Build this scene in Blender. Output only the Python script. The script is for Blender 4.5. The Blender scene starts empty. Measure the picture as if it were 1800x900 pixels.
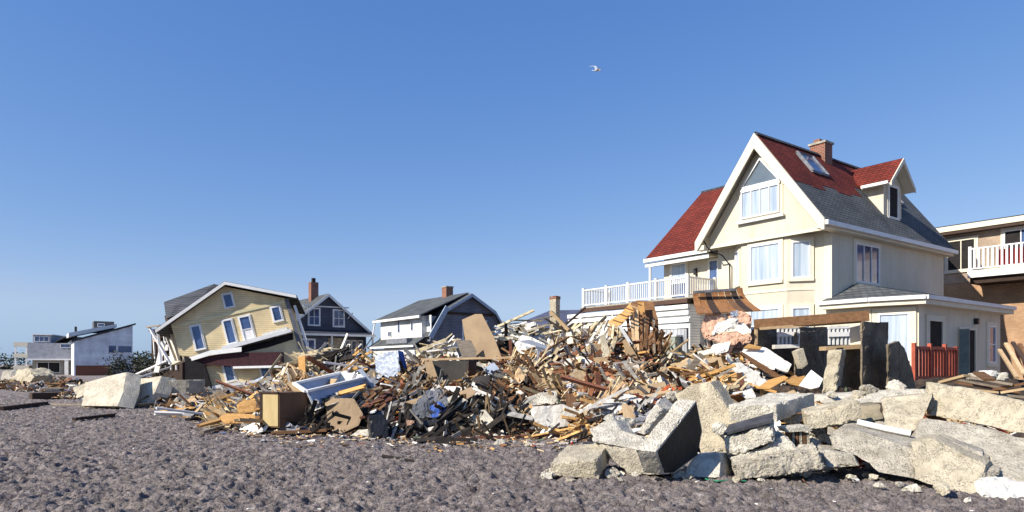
import bpy, bmesh, math, random
from mathutils import Vector, Matrix, noise
random.seed(11)
SC = bpy.context.scene
COL = SC.collection
R = math.radians
# ------------------------------------------------------------------ camera, world, sun
F = 1170.0; HY = 640.0; CH = 1.7            # focal length and horizon in photograph pixels, eye height
cd = bpy.data.cameras.new("camera"); cam = bpy.data.objects.new("camera", cd); COL.objects.link(cam)
cam.location = (0, 0, CH); cam.rotation_euler = (R(90), 0, 0)
cd.sensor_width = 36; cd.lens = 36*F/1800; cd.shift_y = (HY-450)/1800
cd.clip_start = 0.1; cd.clip_end = 8000
SC.camera = cam
SUN_EL = R(35); SH = Vector((-0.865, -0.50)).normalized()
S = Vector((SH.x*math.cos(SUN_EL), SH.y*math.cos(SUN_EL), math.sin(SUN_EL)))
w = bpy.data.worlds.new("World"); SC.world = w; w.use_nodes = True
nt = w.node_tree; nt.nodes.clear()
sky = nt.nodes.new('ShaderNodeTexSky'); sky.sky_type = 'NISHITA'; sky.sun_disc = False
sky.sun_elevation = SUN_EL; sky.sun_rotation = math.atan2(SH.x, SH.y)
sky.altitude = 0; sky.air_density = 1.0; sky.dust_density = 0.15; sky.ozone_density = 3.0
bgn = nt.nodes.new('ShaderNodeBackground'); bgn.inputs[1].default_value = 0.088
out = nt.nodes.new('ShaderNodeOutputWorld')
# the photograph's paler, periwinkle sky: one tone curve per channel for the whole dome
sep = nt.nodes.new('ShaderNodeSeparateColor'); cmb = nt.nodes.new('ShaderNodeCombineColor'); nt.links.new(sky.outputs[0], sep.inputs[0])
for k_, (g_, c_) in enumerate(((1.06, .80), (.76, 1.22), (.45, 2.72))):
    pw = nt.nodes.new('ShaderNodeMath'); pw.operation = 'POWER'; pw.inputs[1].default_value = g_; nt.links.new(sep.outputs[k_], pw.inputs[0])
    ml = nt.nodes.new('ShaderNodeMath'); ml.operation = 'MULTIPLY'; ml.inputs[1].default_value = c_; nt.links.new(pw.outputs[0], ml.inputs[0])
    CH3 = (CH3+[ml.outputs[0]]) if k_ else [ml.outputs[0]]
def lim(a, b, f):                                     # hold one channel below a share of the next, so the horizon stays blue
    m1 = nt.nodes.new('ShaderNodeMath'); m1.operation = 'MULTIPLY'; m1.inputs[1].default_value = f; nt.links.new(b, m1.inputs[0])
    m2 = nt.nodes.new('ShaderNodeMath'); m2.operation = 'MINIMUM'; nt.links.new(a, m2.inputs[0]); nt.links.new(m1.outputs[0], m2.inputs[1]); return m2.outputs[0]
g3 = lim(CH3[1], CH3[2], .74); r3 = lim(CH3[0], g3, .74)
for k_, o_ in enumerate((r3, g3, CH3[2])): nt.links.new(o_, cmb.inputs[k_])
nt.links.new(cmb.outputs[0], bgn.inputs[0]); nt.links.new(bgn.outputs[0], out.inputs[0])
sl = bpy.data.lights.new("sun", 'SUN'); sl.energy = 5.0; sl.angle = R(0.5); sl.color = (1, .93, .82)
so = bpy.data.objects.new("sun", sl); COL.objects.link(so); so.location = (-20, -10, 30)
so.rotation_euler = (-S).to_track_quat('-Z', 'Y').to_euler()
SC.view_settings.view_transform = 'Standard'; SC.view_settings.look = 'None'
SC.view_settings.gamma = 1; SC.view_settings.exposure = 0.58
SC.render.resolution_x = 1024; SC.render.resolution_y = 512

# ------------------------------------------------------------------ materials
def srgb(c):
    return tuple((x/255/12.92 if x/255 <= .04045 else ((x/255+.055)/1.055)**2.4) for x in c)
MATS = {}
def mat(name, c1, c2=None, scale=2.0, rough=.85, bump=.3, bscale=30, var=0.0, pits=0, metal=0, stretch=None, detail=6, spec=.3, streak=None):
    """procedural material: two tones mixed by noise, fine grain relief, optional pits, per-object value variation"""
    m = bpy.data.materials.new(name); m.use_nodes = True; MATS[name] = m
    n = m.node_tree.nodes; l = m.node_tree.links
    b = n['Principled BSDF']; b.inputs['Roughness'].default_value = rough; b.inputs['Metallic'].default_value = metal
    b.inputs['Specular IOR Level'].default_value = spec
    c2 = c2 or tuple(x*.72 for x in c1)
    tc = n.new('ShaderNodeTexCoord'); oi = n.new('ShaderNodeObjectInfo')
    mu = n.new('ShaderNodeVectorMath'); mu.operation = 'SCALE'; mu.inputs[0].default_value = (37, 51, 23); l.new(oi.outputs['Random'], mu.inputs['Scale'])
    ad = n.new('ShaderNodeVectorMath'); l.new(tc.outputs['Object'], ad.inputs[0]); l.new(mu.outputs[0], ad.inputs[1])
    vec = ad.outputs[0]
    if stretch:
        mp = n.new('ShaderNodeMapping'); mp.inputs['Scale'].default_value = stretch; l.new(vec, mp.inputs[0]); vec = mp.outputs[0]
    no = n.new('ShaderNodeTexNoise'); no.inputs['Scale'].default_value = scale; no.inputs['Detail'].default_value = detail; no.inputs['Roughness'].default_value = .65; l.new(vec, no.inputs['Vector'])
    cr = n.new('ShaderNodeValToRGB'); cr.color_ramp.elements[0].position = .36; cr.color_ramp.elements[1].position = .64
    cr.color_ramp.elements[0].color = (*c2, 1); cr.color_ramp.elements[1].color = (*c1, 1); l.new(no.outputs['Fac'], cr.inputs[0])
    col = cr.outputs[0]
    fb = n.new('ShaderNodeTexNoise'); fb.inputs['Scale'].default_value = bscale; fb.inputs['Detail'].default_value = 5; l.new(vec, fb.inputs['Vector'])
    h = fb.outputs['Fac']
    if streak:                                       # rain and rust streaks running down
        mp2 = n.new('ShaderNodeMapping'); mp2.inputs['Scale'].default_value = (3, 3, .35); l.new(ad.outputs[0], mp2.inputs[0])
        sn = n.new('ShaderNodeTexNoise'); sn.inputs['Scale'].default_value = 1.2; sn.inputs['Detail'].default_value = 5; l.new(mp2.outputs[0], sn.inputs[0])
        sr = n.new('ShaderNodeMapRange'); sr.inputs[1].default_value = .55; sr.inputs[2].default_value = .75; sr.inputs[3].default_value = 0; sr.inputs[4].default_value = .55; l.new(sn.outputs['Fac'], sr.inputs[0])
        mx = n.new('ShaderNodeMixRGB'); l.new(sr.outputs[0], mx.inputs[0]); l.new(col, mx.inputs[1]); mx.inputs[2].default_value = (*streak, 1); col = mx.outputs[0]
    if pits:
        vo = n.new('ShaderNodeTexVoronoi'); vo.inputs['Scale'].default_value = pits; wn = n.new('ShaderNodeTexNoise'); wn.inputs['Scale'].default_value = pits*.6; wn.inputs['Detail'].default_value = 4; l.new(vec, wn.inputs['Vector']); wa = n.new('ShaderNodeVectorMath'); wa.operation = 'MULTIPLY_ADD'; l.new(wn.outputs['Color'], wa.inputs[0]); wa.inputs[1].default_value = (.22, .22, .22); l.new(vec, wa.inputs[2]); l.new(wa.outputs[0], vo.inputs['Vector'])
        pr = n.new('ShaderNodeMapRange'); pr.inputs[1].default_value = .05; pr.inputs[2].default_value = .38; l.new(vo.outputs['Distance'], pr.inputs[0])
        pn = n.new('ShaderNodeTexNoise'); pn.inputs['Scale'].default_value = pits*.18; l.new(vec, pn.inputs['Vector'])
        pm = n.new('ShaderNodeMapRange'); pm.inputs[1].default_value = .42; pm.inputs[2].default_value = .60; pm.inputs[3].default_value = 1; pm.inputs[4].default_value = 0; l.new(pn.outputs['Fac'], pm.inputs[0])
        mxx = n.new('ShaderNodeMath'); mxx.operation = 'MAXIMUM'; l.new(pr.outputs[0], mxx.inputs[0]); l.new(pm.outputs[0], mxx.inputs[1])
        dk = n.new('ShaderNodeMixRGB'); dk.blend_type = 'MULTIPLY'; dk.inputs[0].default_value = 1; l.new(col, dk.inputs[1])
        gr = n.new('ShaderNodeMapRange'); gr.inputs[3].default_value = .55; l.new(mxx.outputs[0], gr.inputs[0]); l.new(gr.outputs[0], dk.inputs[2]); col = dk.outputs[0]
        hm = n.new('ShaderNodeMath'); hm.operation = 'MULTIPLY_ADD'; l.new(mxx.outputs[0], hm.inputs[0]); hm.inputs[1].default_value = .8; l.new(h, hm.inputs[2]); h = hm.outputs[0]
    if var:
        hs = n.new('ShaderNodeHueSaturation'); l.new(col, hs.inputs['Color'])
        mr = n.new('ShaderNodeMapRange'); mr.inputs[3].default_value = 1-var; mr.inputs[4].default_value = 1+var; l.new(oi.outputs['Random'], mr.inputs[0]); l.new(mr.outputs[0], hs.inputs['Value']); col = hs.outputs[0]
    l.new(col, b.inputs['Base Color'])
    bp = n.new('ShaderNodeBump'); bp.inputs['Strength'].default_value = bump; bp.inputs['Distance'].default_value = .03; l.new(h, bp.inputs['Height']); l.new(bp.outputs[0], b.inputs['Normal'])
    return m
def vmat(name, rough=.9):
    """colour of each piece stored on its faces (wood, plaster, cloth...)"""
    m = bpy.data.materials.new(name); m.use_nodes = True; MATS[name] = m
    n = m.node_tree.nodes; l = m.node_tree.links; b = n['Principled BSDF']; b.inputs['Roughness'].default_value = rough; b.inputs['Specular IOR Level'].default_value = .2
    a = n.new('ShaderNodeAttribute'); a.attribute_name = 'Col'
    no = n.new('ShaderNodeTexNoise'); no.inputs['Scale'].default_value = 9; no.inputs['Detail'].default_value = 5
    tc = n.new('ShaderNodeTexCoord'); l.new(tc.outputs['Object'], no.inputs[0])
    mr = n.new('ShaderNodeMapRange'); mr.inputs[1].default_value = .3; mr.inputs[2].default_value = .7; mr.inputs[3].default_value = .6; mr.inputs[4].default_value = 1.25; l.new(no.outputs[0], mr.inputs[0])
    mx = n.new('ShaderNodeMixRGB'); mx.blend_type = 'MULTIPLY'; mx.inputs[0].default_value = 1; l.new(a.outputs['Color'], mx.inputs[1]); l.new(mr.outputs[0], mx.inputs[2]); l.new(mx.outputs[0], b.inputs['Base Color'])
    return m
def coursed(name, c1, c2, cz=.14, cx=.3, mortar=None, rough=.9, bump=.5, msize=.02, offset=.5):
    """far shingles, bricks or boards too small to tell apart: courses across local (x+y, z)"""
    m = bpy.data.materials.new(name); m.use_nodes = True; MATS[name] = m
    n = m.node_tree.nodes; l = m.node_tree.links; b = n['Principled BSDF']; b.inputs['Roughness'].default_value = rough; b.inputs['Specular IOR Level'].default_value = .2
    tc = n.new('ShaderNodeTexCoord'); sx = n.new('ShaderNodeSeparateXYZ'); l.new(tc.outputs['Object'], sx.inputs[0])
    ad = n.new('ShaderNodeMath'); l.new(sx.outputs[0], ad.inputs[0]); l.new(sx.outputs[1], ad.inputs[1])
    cb = n.new('ShaderNodeCombineXYZ'); l.new(ad.outputs[0], cb.inputs[0]); l.new(sx.outputs[2], cb.inputs[1])
    br = n.new('ShaderNodeTexBrick'); br.inputs['Scale'].default_value = 1; br.inputs['Brick Width'].default_value = cx; br.inputs['Row Height'].default_value = cz
    br.inputs['Mortar Size'].default_value = msize; br.inputs['Color1'].default_value = (*c1, 1); br.inputs['Color2'].default_value = (*c2, 1)
    br.inputs['Mortar'].default_value = (*(mortar or tuple(x*.5 for x in c2)), 1); br.offset = offset; l.new(cb.outputs[0], br.inputs[0])
    no = n.new('ShaderNodeTexNoise'); no.inputs['Scale'].default_value = .9; no.inputs['Detail'].default_value = 7; l.new(tc.outputs['Object'], no.inputs[0])
    mr = n.new('ShaderNodeMapRange'); mr.inputs[1].default_value = .3; mr.inputs[2].default_value = .7; mr.inputs[3].default_value = .72; mr.inputs[4].default_value = 1.15; l.new(no.outputs[0], mr.inputs[0])
    mx = n.new('ShaderNodeMixRGB'); mx.blend_type = 'MULTIPLY'; mx.inputs[0].default_value = 1; l.new(br.outputs[0], mx.inputs[1]); l.new(mr.outputs[0], mx.inputs[2]); l.new(mx.outputs[0], b.inputs['Base Color'])
    bp = n.new('ShaderNodeBump'); bp.inputs['Strength'].default_value = bump; bp.inputs['Distance'].default_value = .02; bp.invert = True; l.new(br.outputs['Fac'], bp.inputs['Height']); l.new(bp.outputs[0], b.inputs['Normal'])
    return m
stucco = mat('stucco', (.63, .575, .455), (.57, .51, .39), .8, .9, .25, 60, streak=(.46, .40, .31))
trimc = mat('cream_trim', (.70, .64, .51), (.64, .58, .45), 1.5, .8, .1, 40)
whitep = mat('white_paint', (.80, .79, .77), (.70, .69, .66), 2, .5, .08, 30, var=.06)
vinyl = coursed('white_siding', (.80, .79, .76), (.76, .75, .72), .13, 4.0, (.45, .45, .46), .6, .6, .012)
greysid = coursed('grey_siding', (.40, .41, .43), (.36, .37, .40), 9, .22, (.2, .2, .22), .6, .6, .02, 0)
bluesid = coursed('blue_siding', (.105, .112, .145), (.09, .097, .128), .13, 4.0, (.03, .035, .07), .8, .6, .012)
gambsid = coursed('shaded_siding', (.20, .205, .24), (.175, .18, .215), .13, 4.0, (.075, .08, .10), .8, .6, .012)  # the gable end's shade is put into this siding colour
modsid = coursed('pale_siding', (.72, .75, .78), (.68, .71, .75), .15, 4.0, (.4, .42, .45), .7, .5, .012)
yelsid = coursed('yellow_siding', (.78, .63, .37), (.74, .59, .34), .13, 4.0, (.56, .44, .25), .8, .5, .012)
yeltrim = mat('yellow_trim', (.70, .62, .38), (.62, .55, .33), 3, .8, .1, 40)
redsh = coursed('red_shingles', (.20, .034, .022), (.13, .024, .018), .14, .3, (.07, .015, .01))
greysh = coursed('grey_shingles', (.125, .135, .135), (.085, .095, .10), .14, .3, (.05, .05, .055))
darksh = coursed('dark_shingles', (.085, .09, .105), (.06, .065, .08), .14, .3, (.03, .03, .035))
blush = coursed('bluegrey_shingles', (.10, .12, .19), (.085, .10, .165), .14, .3, (.05, .05, .08))
brick = coursed('red_bricks', (.30, .09, .045), (.21, .06, .03), .075, .22, (.33, .27, .22), .9, .6, .012)
tanbrick = coursed('tan_bricks', (.42, .32, .23), (.34, .25, .18), .075, .22, (.42, .34, .26), .9, .5, .01)
orbrick = coursed('orange_bricks', (.44, .27, .15), (.36, .20, .11), .075, .22, (.42, .30, .2), .9, .5, .01)
glass = mat('window_glass', (.07, .12, .26), (.03, .05, .11), 1.2, .08, .02, 4, spec=.9)  # blue base colour stands in for the reflected sky
curt = mat('curtained_glass', (.50, .56, .62), (.27, .34, .43), 1.0, .1, .02, 4, stretch=(5, 5, .25), spec=.8)
darkin = mat('dark_interior', (.022, .02, .02), (.012, .01, .01), 3, .9, .2, 20)
concrete = mat('pale_concrete', (.70, .65, .54), (.50, .46, .37), 3.5, .92, 1.0, 34, var=.08, pits=38, streak=(.32, .28, .22))
concgr = mat('grey_concrete', (.50, .455, .365), (.35, .315, .25), 2.6, .92, 1.0, 30, var=.08, pits=34, streak=(.2, .17, .12))
conctan = mat('tan_concrete', (.54, .475, .35), (.40, .35, .255), 2.4, .92, .9, 34, pits=32, streak=(.26, .21, .14))
concdark = mat('dark_concrete', (.30, .25, .17), (.17, .15, .10), 1.5, .95, .7, 20, pits=11, streak=(.10, .10, .06))
wood_l = mat('fresh_split_wood', (.56, .41, .24), (.42, .28, .15), 3, .8, .4, 16, var=.3, stretch=(1, 6, 6))
wood_o = mat('orange_plywood', (.56, .32, .11), (.42, .22, .07), 3, .8, .4, 16, var=.2, stretch=(1, 5, 5))
wood_b = mat('brown_wood', (.22, .115, .055), (.13, .065, .03), 3, .85, .5, 16, var=.35, stretch=(1, 6, 6))
wood_g = mat('weathered_wood', (.30, .25, .19), (.20, .16, .12), 3, .9, .5, 16, var=.3, stretch=(1, 6, 6))
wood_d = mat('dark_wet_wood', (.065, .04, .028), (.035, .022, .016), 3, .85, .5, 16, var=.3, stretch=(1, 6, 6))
wood_r = mat('reddish_wood', (.21, .085, .05), (.13, .05, .03), 3, .85, .5, 16, var=.3, stretch=(1, 6, 6))
plyt = mat('tan_plywood', (.47, .34, .19), (.36, .25, .14), 2, .85, .3, 14, var=.12, stretch=(1, 3, 3))
plyb = mat('brown_plywood', (.30, .215, .13), (.235, .165, .10), 1.6, .85, .3, 14, var=.12)
drywall = mat('white_drywall', (.76, .74, .68), (.60, .57, .50), 2, .9, .3, 18, var=.1, streak=(.45, .38, .28))
metalb = mat('blue_grey_metal', (.36, .40, .48), (.27, .31, .38), 2, .45, .15, 8, var=.06, spec=.5)
bluet = mat('blue_tarp', (.05, .12, .40), (.035, .08, .3), 2, .5, .3, 14)
greycloth = mat('grey_cloth', (.20, .21, .24), (.10, .105, .12), 4, .9, .5, 20, var=.3)
pinkin = mat('pink_insulation', (.66, .42, .30), (.50, .30, .20), 6, .95, .9, 26, var=.1)
blackp = mat('black_plastic', (.02, .02, .022), (.012, .012, .014), 3, .45, .2, 10, var=.2, spec=.5)
darkpan = mat('black_board', (.085, .075, .062), (.055, .048, .04), 2, .7, .2, 14)
cabface = mat('tan_veneer', (.52, .40, .20), (.45, .34, .16), 2, .6, .12, 12, stretch=(4, 4, .7))
cabside = mat('brown_veneer', (.16, .085, .045), (.12, .06, .03), 2, .6, .12, 12, stretch=(4, 4, .7))
orange = mat('orange_fence_paint', (.42, .095, .055), (.30, .065, .035), 3, .7, .2, 20, var=.12)
maroon = mat('maroon_shingles', (.06, .02, .026), (.035, .013, .017), 5, .9, .6, 20)
leaf = mat('dark_green_leaf', (.035, .045, .022), (.022, .026, .013), 6, .7, .1, 10)
leafb = mat('dry_brown_leaf', (.15, .10, .06), (.09, .06, .04), 6, .8, .1, 10)
bark = mat('bark', (.07, .05, .035), (.04, .03, .02), 6, .9, .4, 20)
vcol = vmat('mixed_rubble')

# ------------------------------------------------------------------ helpers
def px(x, y, D):                       # a photograph pixel at depth D -> a point of the place
    return Vector(((x-900)/F*D, D, CH+(HY-y)/F*D))
def tag(o, label=None, cat=None, group=None, kind=None):
    if label: o['label'] = label
    if cat: o['category'] = cat
    if group: o['group'] = group
    if kind: o['kind'] = kind
    return o
def thing(name, label, cat, loc=(0, 0, 0), rotz=0, group=None):
    o = bpy.data.objects.new(name, None); COL.objects.link(o); o.location = loc; o.rotation_euler = (0, 0, rotz); o.empty_display_size = .3
    return tag(o, label, cat, group)
def link(name, me, parent=None, loc=(0, 0, 0)):
    o = bpy.data.objects.new(name, me); COL.objects.link(o); o.location = loc
    if parent: o.parent = parent
    return o
def mesh(name, vs, fs, m, smooth=False):
    me = bpy.data.meshes.new(name); me.from_pydata([tuple(v) for v in vs], [], fs); me.materials.append(m)
    me.validate(); me.update()
    if smooth:
        me.polygons.foreach_set('use_smooth', [True]*len(me.polygons))
    return me
class MB:
    """collects shapes in one mesh"""
    def __init__(s): s.v = []; s.f = []; s.c = []
    def add(s, vs, fs, col=None):
        o = len(s.v); s.v += [Vector(v) for v in vs]; s.f += [tuple(i+o for i in f) for f in fs]; s.c += [col]*len(fs)
    def box(s, x0, x1, y0, y1, z0, z1, M=None, col=None):
        vs = [Vector((x, y, z)) for z in (z0, z1) for y in (y0, y1) for x in (x0, x1)]
        if M: vs = [M @ v for v in vs]
        s.add(vs, [(0, 2, 3, 1), (4, 5, 7, 6), (0, 1, 5, 4), (2, 6, 7, 3), (0, 4, 6, 2), (1, 3, 7, 5)], col)
    def prism(s, pts, ext, col=None):
        pts = [Vector(p) for p in pts]; ext = Vector(ext); n = len(pts)
        nn = sum(((pts[i]-pts[0]).cross(pts[(i+1) % n]-pts[0]) for i in range(1, n)), Vector())
        if nn.dot(ext) > 0: pts = pts[::-1]
        vs = pts+[p+ext for p in pts]
        s.add(vs, [tuple(range(n)), tuple(range(2*n-1, n-1, -1))]+[(i, i+n, (i+1) % n+n, (i+1) % n) for i in range(n)], col)
    def bar(s, a, b, w_, h_=None, up=Vector((0, 0, 1)), col=None):
        a, b = Vector(a), Vector(b); d = (b-a); L = d.length; d.normalize(); h_ = h_ or w_
        if abs(d.dot(up)) > .98: up = Vector((0, 1, 0))
        x = d.cross(up).normalized(); z = x.cross(d)
        M = Matrix((x, d, z)).transposed().to_4x4(); M.translation = a
        s.box(-w_/2, w_/2, 0, L, -h_/2, h_/2, M, col)
    def tube(s, path, r, k=6, r2=None):
        path = [Vector(p) for p in path]; rings = []
        for i, p in enumerate(path):
            d = (path[min(i+1, len(path)-1)]-path[max(i-1, 0)]).normalized()
            up = Vector((0, 0, 1)) if abs(d.z) < .9 else Vector((0, 1, 0)); x = d.cross(up).normalized(); y = x.cross(d)
            rr = r if r2 is None else r+(r2-r)*i/(len(path)-1)
            rings.append([p+x*math.cos(t*2*math.pi/k)*rr+y*math.sin(t*2*math.pi/k)*rr for t in range(k)])
        vs = [v for q in rings for v in q]; fs = []
        for i in range(len(path)-1):
            for t in range(k): fs.append((i*k+t, i*k+(t+1) % k, (i+1)*k+(t+1) % k, (i+1)*k+t))
        fs += [tuple(range(k-1, -1, -1)), tuple(range((len(path)-1)*k, len(path)*k))]
        s.add(vs, fs)
    def build(s, name, m, parent=None, world=False, smooth=False, base=True):
        """world=True: vertices are world points, the origin goes to the base centre"""
        vs = s.v; loc = Vector((0, 0, 0))
        if world:
            if parent is not None: vs = [v-parent.location for v in vs]
            elif base:
                loc = Vector((sum(v.x for v in vs)/len(vs), sum(v.y for v in vs)/len(vs), min(v.z for v in vs))); vs = [v-loc for v in vs]
        me = mesh(name, vs, s.f, m, smooth)
        if any(c is not None for c in s.c):
            ca = me.color_attributes.new('Col', 'FLOAT_COLOR', 'CORNER'); k = []
            for p, c in zip(me.polygons, s.c): k += list((*(c or (.3, .3, .3)), 1))*p.loop_total
            ca.data.foreach_set('color', k)
        return link(name, me, parent, loc)
def plane_pts(pts, D0, yaw=0, lean=0):
    """photograph outline laid on a tilted plane: yaw = metres deeper per metre right, lean = metres deeper per metre up"""
    bx, by = sum(p[0] for p in pts)/len(pts), max(p[1] for p in pts)
    o = px(bx, by, D0); r = []
    for x, y in pts:
        a = (x-900)/F; b = (HY-y)/F
        D = (D0-yaw*o.x-lean*o.z+lean*CH)/(1-yaw*a-lean*b)
        r.append(px(x, y, D))
    n = Vector((yaw, -1, lean)).normalized()
    return r, n                                     # n points towards the viewer
def rough_mesh(vs_faces_builder, size, amp, ns=2.2, crack=.0, seed=0):
    bm = bmesh.new(); vs, fs = vs_faces_builder
    bv = [bm.verts.new(v) for v in vs]
    for f in fs:
        try: bm.faces.new([bv[i] for i in f])
        except ValueError: pass
    bmesh.ops.triangulate(bm, faces=bm.faces[:])
    for _ in range(6):
        ed = [e for e in bm.edges if e.calc_length() > size]
        if not ed or len(bm.verts) > 6000: break
        bmesh.ops.subdivide_edges(bm, edges=ed, cuts=1, use_grid_fill=False)
        bmesh.ops.triangulate(bm, faces=[f for f in bm.faces if len(f.verts) > 3])
    bm.normal_update()
    sd = Vector((seed*3.1, seed*1.7, seed*.9)); new = []
    for v in bm.verts:
        p = v.co*ns+sd
        sharp = len([e for e in v.link_edges if len(e.link_faces) == 2 and e.calc_face_angle(0) > .6]) > 0
        k = noise.noise(p)*.6+noise.noise(p*2.7)*.35+noise.noise(p*6.5)*.22
        d = v.normal*k*amp
        if sharp: d -= v.normal*amp*(.1+max(0, noise.noise(p*3.3))*2.6)
        new.append(v.co+d)
    for v, c in zip(bm.verts, new): v.co = c
    me = bpy.data.meshes.new('m'); bm.to_mesh(me); bm.free(); return me
NS = [0]
def chunk(name, label, cat, pts, ext, m, amp=.03, size=.11, D0=None, yaw=0, lean=0, group=None, ns=2.2):
    """a broken block: front outline (pixels with depth) pushed back by ext, edges chipped"""
    if D0 is not None: P, n = plane_pts(pts, D0, yaw, lean)
    else:                                             # flatten the outline onto its best plane so faces stay sharp
        Q = [px(*p) for p in pts]; c0 = sum(Q, Vector())/len(Q)
        sxx = sum((q.x-c0.x)**2 for q in Q)+1e-3; szz = sum((q.z-c0.z)**2 for q in Q)+1e-3; sxz = sum((q.x-c0.x)*(q.z-c0.z) for q in Q)
        sxd = sum((q.x-c0.x)*(q.y-c0.y) for q in Q); szd = sum((q.z-c0.z)*(q.y-c0.y) for q in Q); dt = sxx*szz-sxz*sxz
        b1 = (sxd*szz-szd*sxz)/dt; b2 = (szd*sxx-sxd*sxz)/dt; b1 = max(-2.5, min(2.5, b1)); b2 = max(-1.5, min(2.5, b2)); P = []
        for x, y, _ in pts:
            a = (x-900)/F; b = (HY-y)/F; D_ = (c0.y-b1*c0.x-b2*c0.z+b2*CH)/(1-b1*a-b2*b); P.append(px(x, y, D_))
    mb = MB(); mb.prism(P, ext)
    loc = Vector((sum(v.x for v in mb.v)/len(mb.v), sum(v.y for v in mb.v)/len(mb.v), min(v.z for v in mb.v)))
    NS[0] += 1
    me = rough_mesh(([v-loc for v in mb.v], mb.f), size*.85, amp*1.45, ns, seed=NS[0]); me.name = name; me.materials.append(m)
    return tag(link(name, me, None, loc), label, cat, group)
HERO = []
def inpoly(x, y, P):
    c = False; j = len(P)-1
    for i in range(len(P)):
        if (P[i][1] > y) != (P[j][1] > y) and x < (P[j][0]-P[i][0])*(y-P[i][1])/(P[j][1]-P[i][1])+P[i][0]: c = not c
        j = i
    return c
def sheet(name, label, cat, pts, m, D0=None, yaw=0, lean=0, t=.03, parent=None, amp=0, off=.25, group=None):
    if D0 is None: D0 = surf(sum(p[0] for p in pts)/len(pts), max(p[1] for p in pts))-off
    yb = max(p[1] for p in pts); cx_ = sum(p[0] for p in pts)/len(pts)
    if parent is None and 330 < cx_ < 1420 and yb > 600: D0 = min(D0, surf(cx_, yb)-.15)
    HERO.append((pts, D0, min(p[0] for p in pts), max(p[0] for p in pts), min(p[1] for p in pts), yb))
    P, n = plane_pts(pts, D0, yaw, lean); mb = MB(); mb.prism(P, -n*t)
    if parent is not None and not amp: return mb.build(name, m, parent, world=True)
    if parent is not None:
        NS[0] += 1; me = rough_mesh(([v-parent.location for v in mb.v], mb.f), .16, amp, 2.5, seed=NS[0]); me.name = name; me.materials.append(m); return link(name, me, parent)
    if amp:
        loc = Vector((sum(v.x for v in mb.v)/len(mb.v), sum(v.y for v in mb.v)/len(mb.v), min(v.z for v in mb.v))); NS[0] += 1
        me = rough_mesh(([v-loc for v in mb.v], mb.f), .09, amp, 3.5, seed=NS[0]); me.name = name; me.materials.append(m)
        o = link(name, me, None, loc)
    else: o = mb.build(name, m, None, world=True)
    return tag(o, label, cat, group)
def interp(tab, x):
    if x <= tab[0][0]: return tab[0][1]
    for (a, b), (c, d) in zip(tab, tab[1:]):
        if x <= c: return b+(d-b)*(x-a)/(c-a)
    return tab[-1][1]

# ------------------------------------------------------------------ the debris mound's height field
CREST = [(300, 725), (345, 716), (400, 704), (450, 694), (500, 672), (540, 655), (600, 650), (650, 650), (700, 645), (760, 642), (800, 635), (850, 640), (885, 618), (950, 612), (1000, 600), (1060, 596), (1100, 620), (1150, 636), (1210, 634), (1250, 620), (1300, 622), (1350, 648), (1400, 665), (1450, 688), (1520, 698), (1600, 705)]
CD = [(300, 30), (400, 25), (500, 22.5), (700, 22), (1000, 22.5), (1150, 21), (1300, 20), (1450, 18), (1600, 17)]
FD = [(300, 26), (340, 20.5), (400, 17.8), (450, 16.6), (520, 15.9), (620, 15.8), (800, 15.4), (1000, 15.2), (1060, 14.2), (1150, 13), (1300, 12.6), (1450, 12.6), (1600, 13)]
def mound(X, D, rough=True):
    p = 900+X/D*F
    if p < 290 or p > 1660: return -.5
    cdp = interp(CD, p); fd = interp(FD, p); zc = CH+(HY-interp(CREST, p))/F*cdp
    t = (D-fd)/(cdp-fd)
    if t < 0: return -.5*min(1, -t*6)
    z = zc*(min(1, t)**.72) if t <= 1 else zc*max(.15, 1-(t-1)*.45)
    e = min(1, (p-290)/60, (1660-p)/70)
    z = z*e-.12
    if rough: z += e*(.42*noise.noise(Vector((X*.9, D*.9, 3)))+.26*noise.noise(Vector((X*2.4, D*2.4, 7))))
    return z
def surf(x, y):                        # depth at which the line of sight through a pixel meets the mound or the ground
    D = 12.0
    while D < 32:
        if CH+(HY-y)/F*D <= max(0, mound((x-900)/F*D, D)): return D
        D += .12
    return min(40, interp(CD, x))

# ------------------------------------------------------------------ setting: sand
def sand_h(x, y):
    d = math.hypot(x, y)
    if d > 90: return .5*noise.noise(Vector((x*.02, y*.02, 1)))*min(1, (d-90)/100)
    k = max(0, 1-d/70)
    z = .05*noise.noise(Vector((x*.35, y*.35, 0)))
    a = noise.noise(Vector((x*1.5, y*1.5, 5)))
    z += .03*a
    b = noise.noise(Vector((x*4.6, y*4.6, 9))); z += k*.035*b
    c = noise.noise(Vector((x*11, y*11, 2))); z += k*.03*c
    if k > .5: z += .012*noise.noise(Vector((x*24, y*24, 4)))
    if k > .35:
        q = noise.noise(Vector((x*7.5, y*9, 21)))
        if q > .14: z -= .038*min(1, (q-.14)*3.5)
        q2 = noise.noise(Vector((x*11, y*13, 31)))
        if q2 > .10: z -= .05*min(1, (q2-.10)*4)
        elif q < -.2: z += .03*min(1, (-.2-q)*4)
    f = noise.noise(Vector((x*2.6+3, y*2.6, 13)))          # footprints: sharp little hollows
    if f < -.25: z -= k*.05*min(1, (-.25-f)*6)
    return z
rows = [-400, -60, -12, -2, 2, 4]
d = 5.2
while d < 45: rows.append(d); d *= 1.0042
while d < 3500: rows.append(d); d *= 1.05
NX = 1050; vs = []
for y in rows:
    wd = max(y, 0)*.95+7+(1.5*abs(y) if y < 0 else 0)+(y*.3 if y > 60 else 0)
    for i in range(NX+1):
        x = (i/NX*2-1)*wd; vs.append((x, y, sand_h(x, y)))
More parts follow.
